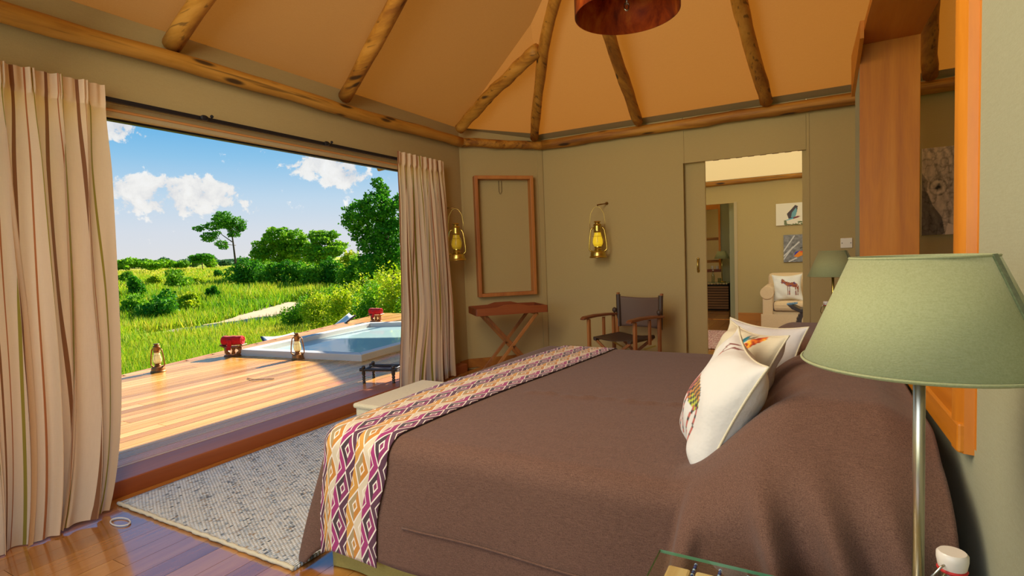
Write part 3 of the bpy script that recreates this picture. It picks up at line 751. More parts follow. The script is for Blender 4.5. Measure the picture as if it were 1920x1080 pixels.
# ---- cushions: printed cotton, seam all round
def cushion(name, label, size, thick, pt, up, nrm, fn, m, seed, back='cotton_white', group=None, n=72):
    R_ = random.Random(seed); ph = [R_.uniform(0, 6) for _ in range(6)]
    up = Vector(up).normalized(); nrm = Vector(nrm); nrm = (nrm-up*nrm.dot(up)).normalized(); rt = up.cross(nrm)
    o = thing(name, label, 'cushion', pt)
    def sh(a, b, sg):
        u, v = a*2-1, b*2-1
        e = max(0, (1-u*u))**.55*max(0, (1-v*v))**.55
        pu = 1-.15*(1-v*v)*abs(u)**2; pv = 1-.15*(1-u*u)*abs(v)**2
        wr = .007*math.sin(u*7+ph[0]+v*3)*math.sin(v*5+ph[1])+.006*math.sin(9*u*v+ph[2])
        z = sg*(thick/2)*e*(1+.12*math.sin(u*2+ph[3]))+wr*min(1, e*2)+sg*.012*abs(u)**8*abs(v)**8*0
        return rt*(u*pu*size[0]/2)+up*(v*pv*size[1]/2)+nrm*z
    ff = MB().grid(lambda a, b: sh(a, b, 1), n, n).build('front_cover', 'print_cotton', o, smooth=True); paint(ff, fn)
    MB().grid(lambda a, b: sh(1-a, b, -1), 30, 30).build('back_cover', m, o, smooth=True)
    pts = [sh(t, 0, 0) for t in np.linspace(0, 1, 20)]+[sh(1, t, 0) for t in np.linspace(.05, 1, 19)]+[sh(1-t, 1, 0) for t in np.linspace(.05, 1, 19)]+[sh(0, 1-t, 0) for t in np.linspace(.05, 1, 19)]
    MB().tube(pts, .0035, 6).build('seam', 'linen_cream', o, smooth=True); return o
WHITE = np.array(lin('#d4d2cc')); CREAM = np.array(lin('#d0c6aa'))
def base_col(x, c): return np.tile(c, (len(x), 1)).astype(float)
def p_antelope(x, y):
    r = base_col(x, WHITE)
    body = inpoly(x, y, [(.30, .80), (.36, .86), (.40, .80), (.46, .66), (.62, .62), (.72, .56), (.76, .46), (.68, .40), (.52, .42), (.40, .46), (.36, .60)])
    r[body] = np.array(lin('#b8645a')); r[body & (x > .5)] = lin('#c58a3c')
    chk = ((np.floor(x*34)+np.floor(y*34)) % 2 == 0); r[body & (x > .44) & chk] = lin('#3a3f3c'); r[body & (x > .56) & (y < .5) & ~chk] = lin('#b8c040')
    for l in ([(.44, .46), (.42, .30), (.44, .12)], [(.50, .44), (.52, .30), (.50, .12)], [(.66, .42), (.64, .28), (.68, .12)], [(.72, .46), (.74, .28), (.74, .12)]):
        q = near_line(x, y, l, .014); r[q] = lin('#b0584c'); r[q & (np.floor(y*40) % 3 == 0)] = lin('#34302e')
    for l in ([(.33, .85), (.30, .94), (.34, .98)], [(.37, .86), (.38, .95), (.44, .98)]): r[near_line(x, y, l, .010)] = lin('#7a3a34')
    return r
def p_bird(x, y):
    r = base_col(x, CREAM)
    wing = inpoly(x, y, [(.30, .30), (.36, .60), (.56, .90), (.70, .97), (.74, .90), (.60, .62), (.48, .36), (.40, .22)])
    s = np.sin((x*1.0-y*.8)*70+np.sin(y*20)); r[wing] = lin('#7f7660'); r[wing & (s > .2)] = lin('#d6cdb2')
    tl = inpoly(x, y, [(.42, .50), (.54, .84), (.66, .93), (.68, .84), (.58, .62), (.50, .46)]); r[tl] = lin('#0f8296'); r[tl & (s > .5)] = lin('#0a4a5c')
    og = inpoly(x, y, [(.52, .36), (.60, .58), (.72, .88), (.80, .98), (.83, .92), (.74, .66), (.64, .40), (.58, .28)]); k = vnoise(x*45, y*45); r[og] = lin('#9a2c10'); r[og & (k > .5)] = lin('#d8701c'); r[og & (k > .78)] = lin('#e8b83a')
    dk = inpoly(x, y, [(.28, .34), (.34, .50), (.46, .44), (.58, .30), (.50, .20), (.36, .20)]); r[dk] = lin('#1e2a2c'); r[dk & (np.sin((x+y)*90) > .55)] = lin('#c8bca0')
    for l in ([(.56, .24), (.66, .30), (.74, .26)],): r[near_line(x, y, l, .012)] = lin('#b05a48')
    return r
def p_plain(x, y): return base_col(x, np.array(lin('#cbc8c6')))
def p_horse(x, y):
    r = base_col(x, WHITE); k = vnoise(x*24+5, y*24)
    b = inpoly(x, y, [(.30, .76), (.34, .84), (.37, .78), (.46, .68), (.60, .64), (.74, .68), (.80, .60), (.80, .48), (.72, .46), (.58, .50), (.50, .48), (.44, .54), (.38, .62), (.32, .60), (.29, .66)])
    for l in ([(.50, .50), (.50, .34), (.50, .20)], [(.56, .50), (.56, .34), (.55, .20)], [(.76, .50), (.77, .36), (.76, .20)], [(.80, .54), (.84, .38), (.83, .20)], [(.80, .60), (.87, .50), (.87, .40)]): b |= near_line(x, y, l, .018)
    r[b] = lin('#7c3a2c'); r[b & (k > .45)] = lin('#a8622e'); r[b & (k > .66)] = lin('#5a3a62'); return r
cushion('cushion', 'white cushion with a patterned antelope print, nearest on the bed', (.45, .43), .18, (-.272, 1.85, .750), (.44, .02, .88), (-.84, -.30, .44), p_antelope, 'cotton_white', 2)
cushion('cushion', 'cream cushion with an orange and teal bird print, behind the nearest one', (.38, .38), .16, (-.262, 2.22, .770), (.36, .24, .90), (-.70, -.54, .42), p_bird, 'cotton_white', 5)
cushion('cushion', 'plain white cushion standing behind the bird print cushion', (.44, .36), .14, (-.225, 2.58, .748), (.20, .24, .94), (-.62, -.72, .28), p_plain, 'cotton_grey', 8)

# ---- bedside tables, lamps, bottles
def nightstand(label, x0, x1, y0, y1, z):
    o = thing('bedside_table', label, 'table', ((x0+x1)/2, (y0+y1)/2, 0)); hx, hy = (x1-x0)/2, (y1-y0)/2
    MB().bx(-hx+.02, hx-.02, -hy+.02, hy-.02, 0, z-.034).build('core', 'black_void', o)
    x = -hx+.012; k = 0
    while x < hx-.04:
        wd = random.uniform(.052, .062); xe = min(x+wd, hx-.012)
        mb = MB().bx(x, xe-.010, -hy+.015, hy-.018, z-.034, z-.010); mb.build('plank', 'sleeper', o, bevel=.006)
        bd = MB()
        for q in range(int(2*hy/.011)):
            bd.ball((xe-.005, -hy+.03+q*.011, z-.014), .0042, 6, 4)
        bd.build('bead_string', 'beads', o, smooth=True)['kind'] = 'stuff'; x = xe
    for k in range(9):
        zz = .03+k*(z-.09)/9; hgt = (z-.09)/9-.012
        MB().bx(-hx, hx, -hy, -hy+.02, zz, zz+hgt).build('slat', 'slat_brown', o, bevel=.003)
        MB().bx(-hx, -hx+.02, -hy+.02, hy-.02, zz, zz+hgt).build('slat', 'slat_brown', o, bevel=.003)
        MB().bx(-hx, hx, hy-.02, hy, zz, zz+hgt).build('slat', 'slat_brown', o, bevel=.003)
    MB().bx(-hx-.015, hx+.005, -hy-.015, hy+.015, z-.0075, z).build('glass_top', 'pane', o)
    MB().add([(-hx-.0155, -hy-.0155, z-.0075), (hx+.0055, -hy-.0155, z-.0075), (hx+.0055, hy+.0155, z-.0075), (-hx-.0155, hy+.0155, z-.0075), (-hx-.0155, -hy-.0155, z), (hx+.0055, -hy-.0155, z), (hx+.0055, hy+.0155, z), (-hx-.0155, hy+.0155, z)], [(0, 1, 5, 4), (1, 2, 6, 5), (2, 3, 7, 6), (3, 0, 4, 7)]).build('glass_edge', 'glass_rim', o)
    return o
m, g = new_mat('beads'); v = g.noise(g.vmul(g.coord('Object'), (1, 160, 1)), 1, 0); g.out(g.bsdf(g.ramp(v, [(.35, '#16306e'), (.47, '#3a78c0'), (.55, '#dfe4ea'), (.66, '#1c3c88')]), .25))
plain('glass_rim', '#5f9a78', .2)
nightstand('slatted bedside table with planks and blue beads under glass, nearest the camera', -.305, .285, .70, 1.215, .55)
nightstand('slatted bedside table beyond the far side of the bed', -.20, .24, 4.28, 4.86, .50)
def lamp(label, x, y, z0, zb, zt, rb, rt_, pole):
    o = thing('table_lamp', label, 'lamp', (x, y, z0))
    MB().lathe([(.0, 0), (.075, 0), (.078, .006), (.07, .014), (.02, .02), (.012, .03), (0, .03)], seg=28).build('base', pole, o, smooth='auto')
    MB().tube([(0, 0, .02), (0, 0, zt-z0-.05)], .0085, 12).build('pole', pole, o, smooth=True)
    n = 48; mb = MB().lathe([(rb, zb-z0), (rt_, zt-z0)], seg=64, caps=False); shd = mb.build('shade', 'shade_green', o, smooth=True, solid=.003, off=-1)
    MB().torus((0, 0, zb-z0+.003), rb+.0003, .0022, 64, 6).build('shade_trim', 'shade_green', shd, smooth=True)
    MB().torus((0, 0, zt-z0-.002), rt_+.0003, .0022, 64, 6).build('shade_trim', 'shade_green', shd, smooth=True)
    a = -.62
    MB().bar((rb*math.cos(a)*1.004, rb*math.sin(a)*1.004, zb-z0), (rt_*math.cos(a)*1.004, rt_*math.sin(a)*1.004, zt-z0), .013, .004, (math.cos(a), math.sin(a), 0)).build('shade_seam', 'shade_seam', shd)
    MB().ball((0, 0, zt-z0-.10), .028, 12, 8, (1, 1, 1.3)).build('bulb', 'ceramic_white', o, smooth=True)
    mb = MB()
    for k in range(3): b = 2*PI*k/3; mb.tube([(0, 0, zt-z0-.03), (rt_*math.cos(b), rt_*math.sin(b), zt-z0-.006)], .002, 5)
    mb.build('shade_carrier', pole, o); return o
lamp('large green drum shade lamp on a slim metal pole, nearest the camera', .1445, 1.055, .55, 1.057, 1.228, .165, .094, 'nickel_pole')
lamp('smaller looking green shade lamp against the back wall beyond the bed', .116, 4.60, .50, 1.02, 1.206, .165, .09, 'brass')
def bottle(label, x, y, z, h, tilt=0, kind='swing'):
    o = thing('glass_bottle', label, 'bottle', (x, y, z)); o.rotation_euler = (tilt, 0, 1.0); s = h/.30
    P_ = [(0, 0), (.034, 0), (.037, .004), (.037, .13), (.034, .16), (.020, .205), (.0145, .235), (.0135, .262), (.016, .264), (.016, .276), (.012, .278)]
    MB().lathe([(r*s, q*s) for r, q in P_], seg=28, caps=False).build('body', 'bottle_glass', o, smooth='auto')
    stp = MB().lathe([(0, .276*s), (.014*s, .276*s), (.0165*s, .280*s), (.0185*s, .292*s), (.0185*s, .299*s), (.016*s, .302*s), (0, .302*s)], seg=24, caps=False).build('stopper', 'ceramic_white', o, smooth='auto')
    MB().torus((0, 0, .277*s), .0155*s, .0026*s, 24, 6).build('seal', 'rubber_red', stp, smooth=True)
    mb = MB(); k = s
    for sg in (-1, 1): mb.tube([(sg*.010*k, 0, .290*k), (sg*.024*k, .004*k, .284*k), (sg*.029*k, .016*k, .262*k), (sg*.020*k, .026*k, .235*k), (sg*.010*k, .022*k, .225*k)], .0016*k, 6)
    mb.torus((0, 0, .246*k), .0150*k, .0016*k, 20, 5); mb.build('wire_bail', 'steel', o, smooth=True); return o
bottle('clear swing-top bottle with white stopper and red seal, beside the nearest lamp', .158, .885, .55, .285)
bottle('clear swing-top bottle beside the lamp at the back wall', .072, 4.46, .50, .345)
# things on the sill of the opening
s = thing('tumbler', 'small white tumbler on the brown sill behind the nearest lamp', 'glass', (.44, 2.36, .775+.032)); MB().lathe([(0, 0), (.03, 0), (.036, .09), (.033, .09), (.028, .006), (0, .006)], seg=24, caps=False).build('cup', 'ceramic_white', s, smooth='auto')
s = thing('dish', 'low dark dish on the brown sill behind the nearest lamp', 'dish', (.45, 2.60, .775+.032)); MB().lathe([(0, 0), (.05, 0), (.08, .03), (.075, .03), (.048, .006), (0, .006)], seg=24, caps=False).build('bowl', 'ebony', s, smooth='auto')

# ---- elephant photograph
def p_ele(x, y):
    n = fbm(x*22, y*30, 4); w_ = np.sin((x*34+y*14)+6*fbm(x*6, y*6))*.5+.5
    rid = np.abs(fbm(x*9+3, y*12, 4)-.47)*5; v = .50+.30*(n-.45)+.16*(w_-.5)-.22*np.clip(1-rid*2.2, 0, 1)
    v += .10*sstep(.75, 1.0, y)
    eye = np.hypot((x-.32)*1.0, (y-.545)*1.9); v -= .6*np.exp(-(eye/.06)**2); v += .12*np.exp(-((eye-.12)/.035)**2); v -= .2*np.exp(-((eye-.17)/.02)**2)
    ear = inpoly(x, y, [(0, .0), (0, .52), (.10, .50), (.22, .34), (.40, .20), (.46, .02), (.40, 0)]); v = np.where(ear, v*.28, v)
    brow = inpoly(x, y, [(0, .52), (.0, .72), (.12, .62), (.10, .50)]); v = np.where(brow, v*.5, v)
    tusk = inpoly(x, y, [(.46, .0), (.52, .13), (.66, .10), (.78, .0)]); v = np.where(tusk, .72, v)
    v = np.clip(v, .02, .9); return np.stack([v*1.06, v*.86, v*.68], 1)
el = thing('elephant_photograph', 'sepia close-up photograph of an elephant on the wall seen through the wooden frame', 'picture', (.795, YB-.001, 1.30))
o = MB().grid(lambda a, b: (a*.34, -.028, b*.73), 110, 200).build('print', 'print_flat', el); paint(o, p_ele)
MB().bx(0, .34, -.027, 0, 0, .73).build('stretcher', 'linen_cream', el)
sw = thing('switch_plate', 'white blank switch plate on the back wall above the far lamp', 'switch', (.205, YB, 1.216))
MB().bx(0, .092, -.012, 0, 0, .09).build('plate', 'plastic_white', sw, bevel=.004)
for q in (.012, .08): MB().ball((q, -.0125, .045), .004, 8, 6).build('screw', 'steel_dark', sw)

# ---- lanterns
def lantern(label, loc, gl, met, rz=0, bail=True, s=1.0, cat='lantern'):
    o = thing('hurricane_lantern', label, cat, loc, rz)
    P = lambda pr: [(r*s, z*s) for r, z in pr]
    MB().lathe(P([(0, 0), (.078, 0), (.082, .006), (.080, .014), (.072, .020), (.070, .046), (.066, .056), (.040, .066), (.036, .070), (0, .070)]), seg=28, caps=False).build('fuel_tank', met, o, smooth='auto')
    MB().lathe(P([(0, .066), (.030, .068), (.034, .080), (.028, .092), (.034, .098), (.034, .106), (0, .106)]), seg=20, caps=False).build('burner', met, o, smooth='auto')
    MB().lathe(P([(.030, .104), (.040, .118), (.047, .140), (.044, .170), (.034, .205), (.029, .232), (.030, .238)]), seg=24, caps=False).build('globe', gl, o, smooth=True)
    MB().lathe(P([(0, .234), (.034, .234), (.038, .242), (.034, .250), (.036, .262), (.034, .296), (.040, .302), (.036, .312), (.020, .318), (.022, .326), (.034, .330), (.030, .338), (0, .342)]), seg=24, caps=False).build('chimney_cap', met, o, smooth='auto')
    for sg in (-1, 1):
        MB().tube([(sg*q*s, 0, z*s) for q, z in [(.045, .058), (.070, .066), (.082, .082), (.080, .13), (.072, .20), (.062, .258), (.050, .276), (.034, .280)]], .0075*s, 8).build('side_tube', met, o, smooth=True)
    mb = MB()
    for a in (0, PI/2): mb.torus((0, 0, .165*s), .050*s, .0013*s, 28, 5, Matrix.Rotation(a, 3, 'Z') @ Matrix.Rotation(PI/2, 3, 'X') , 1, 1.15)
    mb.torus((0, 0, .118*s), .048*s, .0013*s, 24, 5); mb.torus((0, 0, .20*s), .046*s, .0013*s, 24, 5); mb.build('wire_guard', met, o, smooth=True)
    if bail:
        MB().tube([(sg_x*s, 0, z*s) for sg_x, z in [(-.066, .25), (-.070, .33), (-.060, .41), (-.030, .462), (0, .474), (.030, .462), (.060, .41), (.070, .33), (.066, .25)]], .0024*s, 6).build('bail_handle', met, o, smooth=True)
    return o
def hook(label, wall_pt, tip):
    a, b = Vector(wall_pt), Vector(tip); o = thing('lantern_hook', label, 'hook', a); d = b-a; n_ = d.normalized()
    MB().tube([n_*0, n_*.012], .017, 14).build('wall_plate', 'brass_old', o, smooth='auto')
    MB().tube([n_*.01, d], .007, 8).build('arm', 'brass_old', o, smooth=True)
    MB().tube([d+n_*-.012, d+n_*.0+Vector((0, 0, -.012)), d+n_*.01+Vector((0, 0, -.010)), d+n_*.014+Vector((0, 0, .008))], .003, 6).build('hook_end', 'brass_old', o, smooth=True)
hook('brass hook on the back wall holding the lantern above the leather chair', (-2.0, YB, 1.80), (-2.045, 5.585, 1.775))
lantern('glowing yellow brass hurricane lantern hanging on the back wall above the leather chair', (-2.053, 5.58, 1.775-.446*1.17-.05), 'globe_yellow', 'brass', .3, True, 1.17)
hook('dark hook beside the far curtain holding the lantern left of the box frame', (XL+.015, 4.71, 1.80), (-3.31, 4.705, 1.782))
globe("globe_dim", "#cfae2c", .22)
lantern('dimmer brass hurricane lantern hanging between the far curtain and the box frame', (-3.30, 4.70, 1.782-.446*1.16-.035), 'globe_dim', 'brass', .4, True, 1.16)
# ---- box frame and tray table in the cut-off corner
def corner_thing(name, label, cat, s, d, z, rz=PI/4): return thing(name, label, cat, cpt(s, d, z), rz)
s0 = .158; W_, H_, D_ = .688, 1.362, .105
bf = corner_thing('box_frame', 'tall shallow wooden box frame hung on the cut-off corner wall', 'frame', s0, .0, .806)
MB().bx(0, .038, -D_, 0, 0, H_).build('left_side', 'niche_wood', bf, bevel=.003); MB().bx(W_-.038, W_, -D_, 0, 0, H_).build('right_side', 'niche_wood', bf, bevel=.003)
MB().bx(.038, W_-.038, -D_, 0, H_-.038, H_).build('top_side', 'niche_wood', bf, bevel=.003); MB().bx(.038, W_-.038, -D_, 0, 0, .038).build('bottom_side', 'niche_wood', bf, bevel=.003)
MB().tube([(.30, -.012, H_-.045), (.30, -.012, H_-.17), (.315, -.014, H_-.20), (.333, -.012, H_-.17), (.333, -.012, H_-.045)], .0025, 6).build('cord', 'cord', bf, smooth=True)
tt = thing('tray_table', 'red-brown wooden tray on crossed folding legs below the box frame', 'table', (-2.83, 4.91, 0), PI/4)
# local: x along the wall, y away into the corner
w2_, d2_ = .372, .20
MB().bx(-w2_, w2_, -d2_, d2_, .665, .680).build('tray_base', 'mahogany', tt)
for sg in (-1, 1): MB().bx(sg*w2_-.009, sg*w2_+.009, -d2_, d2_, .665, .735).build('tray_side', 'mahogany', tt, bevel=.003)
for sg in (-1, 1):
    pr2 = [(-w2_, .665), (w2_, .665), (w2_, .738), (.17, .742), (.09, .764), (-.09, .764), (-.17, .742), (-w2_, .738)]
    mb = MB().prism(pr2, -.008, .008); mb.v = [(x, sg*d2_+z, y) for x, y, z in mb.v]; mb.build('tray_side', 'mahogany', tt, bevel=.002)
for k, sy in enumerate((-.15, .15)):
    for sg in (-1, 1): MB().bar((sg*-.27, sy+(.012 if sg > 0 else -.012), .655), (sg*.29, sy+(.012 if sg > 0 else -.012), .004), .034, .020, (0, 1, 0)).build('leg', 'teak_z', tt, bevel=.003)
    MB().tube([(0, sy-.03, .33), (0, sy+.03, .33)], .006, 8).build('pivot_bolt', 'steel', tt)
for x_ in (-.28, .28): MB().bar((x_, -.15, .645), (x_, .15, .645), .024, .024).build('stretcher', 'teak_z', tt, bevel=.003)

# ---- director chair
ch = thing('directors_chair', 'folding wooden armchair with dark leather seat and back by the back wall', 'chair', (-1.645, 5.13, 0), -.33)
for sx in (-1, 1):
    for sy in (-.20, .20): MB().bx(sx*.275-.013, sx*.275+.013, sy-.018, sy+.018, 0.03, .60).build('leg', 'teak_z', ch, bevel=.003)
    MB().bx(sx*.275-.011, sx*.275+.011, .02, .05, .36, .60).build('arm_post', 'teak_z', ch, bevel=.003)
    mb = MB(); n = 12
    for i in range(n): pass
    prf = [(-.30, .615), (-.27, .632), (-.10, .640), (.10, .634), (.26, .622), (.26, .600), (.10, .608), (-.10, .612), (-.27, .604), (-.30, .598)]
    mb.prism(prf, -.028, .028); mb.v = [(sx*.275+z, x, y) for x, y, z in mb.v]; mb.build('armrest', 'teak_y', ch, bevel=.006)
    MB().bx(sx*.275-.016, sx*.275+.016, -.22, .22, 0, .035).build('foot_rail', 'teak_y', ch, bevel=.004)
    MB().bar((sx*.255, .235, .40), (sx*.262, .272, .835), .03, .024, (1, 0, 0)).build('back_post', 'teak_z', ch, bevel=.004)
    MB().tube([(sx*.250, .255, .48), (sx*.256, .265, .815)], .024, 10).build('sling_sleeve', 'leather_dark', ch, smooth='auto')
    MB().ball((sx*.268, .21, .655), .024, 10, 6, (1, 1, 1.2)).build('strap', 'leather_dark', ch, smooth=True)
    MB().tube([(sx*.205, -.20, .41), (sx*.205, .20, .41)], .020, 10).build('seat_rail', 'leather_dark', ch, smooth='auto')
MB().grid(lambda a, b: (-.252+.504*a, .272-.02*b+.035*math.sin(PI*a)+.012*b,   .48+.32*b-.02*math.sin(PI*a)*(b-.3)), 20, 12).build('back_sling', 'leather', ch, smooth=True, solid=.005)
MB().grid(lambda a, b: (-.21+.42*a, -.215+.43*b, .428-.035*math.sin(PI*a)*(.6+.4*math.sin(PI*b))), 20, 14).build('seat_sling', 'leather_dark', ch, smooth=True, solid=.005)
for sy in (-.18, .18):
    for sg in (-1, 1): MB().bar((sg*-.215, sy+.012*sg, .40), (sg*.26, sy+.012*sg, .03), .028, .016, (0, 1, 0)).build('cross_leg', 'teak_z', ch, bevel=.003)
    for sg in (-1, 1): MB().bar((sg*.265, sy-.03, .335), (sg*.13, sy-.03, .285), .016, .006, (0, 1, 0)).build('brace', 'brass', ch)
MB().bar((-.26, .19, .22), (.26, .19, .22), .03, .018).build('stretcher', 'teak_z', ch)

# ---- rusty drum lamp
dr = thing('drum_pendant', 'rusty metal drum hanging on a chain below the ceiling', 'pendant lamp', (-.708, 2.364, 2.285))
MB().lathe([(.225, 0), (.226, .25), (.224, .52)], seg=72, caps=False).build('drum', 'rust', dr, smooth=True, solid=.004, off=-1)
mb = MB(); z = 1.28; k = 0
while z > .02:
    mb.torus((0, 0, z), .013, .0035, 10, 5, Matrix.Rotation(PI/2*(k % 2)+.5, 3, 'Z') @ Matrix.Rotation(PI/2, 3, 'X'), .8, 1.35); z -= .026; k += 1
mb.build('chain', 'steel', dr, smooth=True)
mb = MB()
for k in range(3): a = 2*PI*k/3; mb.tube([(0, 0, .60), (.224*math.cos(a), .224*math.sin(a), .50)], .003, 6)
mb.build('chain_spider', 'steel_dark', dr)

# ---- sliding door leaf
dl = thing('sliding_door', 'canvas covered sliding door leaf half drawn back in the doorway', 'door', (-1.60, YB+.075, 0))
leaf_ = MB().bx(-.40, .625, 0, .04, .01, 2.155).build('leaf', 'canvas_wall', dl, bevel=.004)
MB().tube([(.545, -.008, 1.03), (.545, -.035, 1.05), (.545, -.038, 1.09), (.545, -.035, 1.13), (.545, -.008, 1.15)], .009, 10).build('handle', 'brass', leaf_, smooth=True)
MB().ball((.545, -.004, 1.03), .014, 10, 6, (1, .6, 1.4)).ball((.545, -.004, 1.15), .014, 10, 6, (1, .6, 1.4)).build('handle_plate', 'brass', leaf_, smooth=True)

# ---- the room beyond
def p_bird1(x, y):
    r = base_col(x, np.array(lin('#e2dccb')))
    wg = inpoly(x, y, [(.30, .30), (.26, .52), (.36, .70), (.46, .90), (.52, .84), (.50, .60), (.46, .36), (.40, .28)]); r[wg] = lin('#4a4048')
    r[inpoly(x, y, [(.36, .34), (.38, .56), (.48, .78), (.50, .62), (.46, .36)])] = lin('#6aa0b0')
    r[inpoly(x, y, [(.28, .26), (.44, .36), (.52, .40), (.58, .38), (.52, .32), (.42, .27)])] = lin('#7a3a40'); r[inpoly(x, y, [(.22, .22), (.40, .34), (.42, .28), (.28, .22)])] = lin('#4aa0c0')
    k = fbm(x*30, y*30); r[(y < .10+.06*np.sin(x*14)) & (k > .42) & (x > .2) & (x < .7)] = lin('#5a6a3c'); r[near_line(x, y, [(.22, .2), (.24, .0)], .03) & (k > .35)] = lin('#6a7450'); return r
def p_king(x, y):
    k = fbm(x*14, y*14); v = .18+.26*(k-.4); r = np.stack([v, v, v*1.05], 1)
    for l in ([(0, .40), (.35, .95)], [(0, .22), (.5, .72)], [(.0, .1), (.3, .55)], [(.82, .02), (.98, .48)], [(.18, .02), (.42, .14)]): r[near_line(x, y, l, .022)] = lin('#c4c4c6')
    r[near_line(x, y, [(.55, .50), (.75, .58), (1, .60)], .02)] = lin('#3c3c3e')
    r[inpoly(x, y, [(.34, .20), (.38, .32), (.52, .40), (.64, .36), (.62, .24), (.46, .17)])] = lin('#e08418'); r[inpoly(x, y, [(.34, .22), (.38, .36), (.54, .42), (.44, .32)])] = lin('#3a3aa8'); r[inpoly(x, y, [(.52, .36), (.60, .40), (.74, .38), (.62, .34)])] = lin('#d84030'); return r
pc = thing('bird_photograph', 'pale photograph of a bird taking off, upper picture beyond the doorway', 'picture', (-.56, YR, 1.60))
o = MB().grid(lambda a, b: (a*.62, -.032, b*.36), 120, 80).build('print', 'print_flat', pc); paint(o, p_bird1); MB().bx(0, .62, -.031, 0, 0, .36).build('stretcher', 'linen_cream', pc)
pc = thing('kingfisher_photograph', 'grey photograph with an orange kingfisher, lower picture beyond the doorway', 'picture', (-.45, YR, .99))
o = MB().grid(lambda a, b: (a*.45, -.032, b*.45), 120, 120).build('print', 'print_flat', pc); paint(o, p_king); MB().bx(0, .45, -.031, 0, 0, .45).build('stretcher', 'ebony', pc)
sf = thing('sofa', 'beige rolled-arm sofa against the far wall beyond the doorway', 'sofa', (-.70, 8.78, 0))
MB().bx(.02, 2.0, .06, .95, .03, .30).build('base', 'sofa_cloth', sf, bevel=.02)
MB().bx(.16, 1.9, .02, .80, .30, .44).build('seat_cushion', 'sofa_cloth', sf, bevel=.045)
MB().bx(.05, 1.95, .74, .98, .25, .83).build('backrest', 'sofa_cloth', sf, bevel=.05)
MB().bx(.18, 1.0, .62, .80, .43, .80).build('back_cushion', 'sofa_cloth', sf, bevel=.06)
for q in (0, 1.86):
    MB().bx(q+.02, q+.16, .0, .93, .03, .56).build('arm', 'sofa_cloth', sf, bevel=.02)
    MB().tube([(q+.08, -.012, .575), (q+.08, .94, .575)], .092, 18).build('arm_roll', 'sofa_cloth', sf, smooth='auto')
MB().bx(.0, 2.02, -.016, -.002, .016, .26).build('skirt', 'sofa_cloth', sf)
cushion('cushion', 'white cushion with a striped horse print on the sofa beyond the doorway', (.42, .42), .13, (-.36, 9.10, .63), (-.05, .30, .95), (.06, -.96, .25), p_horse, 'cotton_white', 4, n=48)
st = thing('carved_stool', 'dark carved wooden stool table in front of the sofa beyond the doorway', 'stool', (-.02, 8.30, 0))
mb = MB().prism([(-.31, .46), (-.25, .46), (-.15, .405), (.15, .405), (.25, .46), (.31, .46), (.25, .40), (.15, .355), (-.15, .355), (-.25, .40)], -.16, .16); mb.v = [(x, z, y) for x, y, z in mb.v]; mb.build('seat', 'ebony', st, bevel=.008)
MB().prism([(-.20, -.15), (.20, -.15), (.20, .15), (-.20, .15)], .0, .06).build('foot', 'ebony', st, bevel=.01)
for sg in (-1, 1):
    pts = [(sg*(.13+.05*math.sin(t*PI)), t*.30+.06) for t in np.linspace(0, 1, 14)]
    out = [(x+sg*(.028 if i % 2 else .010), y) for i, (x, y) in enumerate(pts)]
    mb = MB().prism(out+[(x-sg*.04, y) for x, y in pts[::-1]], -.11, .11); mb.v = [(x, z, y) for x, y, z in mb.v]; mb.build('scalloped_leg', 'ebony', st)
sc_ = thing('picture_book', 'small blue covered booklet on the dark stool end', 'book', (-.27, 8.28, .457)); MB().box((0, 0, .012), (.13, .18, .012), Matrix.Rotation(-.12, 3, 'Y')).build('cover', 'blue_screen', sc_); 
for q in (-.03, 0, .03): MB().box((q, -.03, .0195-q*-.12), (.012, .03, .002), Matrix.Rotation(-.12, 3, 'Y')).build('motif', 'ebony', sc_)
r2 = tag(MB().grid(lambda a, b: (a*2.6, b*1.62, .012), 30, 20).build('rug', 'rug_red', smooth=True, solid=.012, off=-1), 'pinkish red flecked rug on the floor beyond the doorway', 'rug'); r2.location = (-1.75, 7.02, .003)
nightstand('slatted chest seen far off through both doorways', -2.1, -1.52, 11.58, 12.05, .565)
lamp('tiny looking green shade lamp far off through both doorways', -1.665, 11.78, .565, 1.05, 1.205, .15, .085, 'brass')
bottle('clear bottle on the slatted chest far off through both doorways', -1.83, 11.72, .565, .26)
s = thing('tumbler', 'clear tumbler beside the bottle on the far slatted chest', 'glass', (-1.70, 11.66, .565)); MB().lathe([(0, 0), (.03, 0), (.036, .09), (.033, .09), (.028, .006), (0, .006)], seg=16, caps=False).build('cup', 'bottle_glass', s, smooth='auto')
for q in range(2):
    s = thing('cup', ['small white cup at the left on the red sill far off', 'small white cup at the right on the red sill far off'][q], 'cup', (-1.92+q*.10, 12.21, .822)); MB().lathe([(0, 0), (.025, 0), (.032, .07), (.029, .07), (.022, .006), (0, .006)], seg=14, caps=False).build('body', 'ceramic_white', s, smooth='auto')
so = thing('wall_socket', 'small pale wall socket beside the far slatted chest', 'socket', (-1.45, 12.2, .30)); MB().bx(0, .08, -.01, 0, 0, .08).build('plate', 'plastic_white', so, bevel=.004)
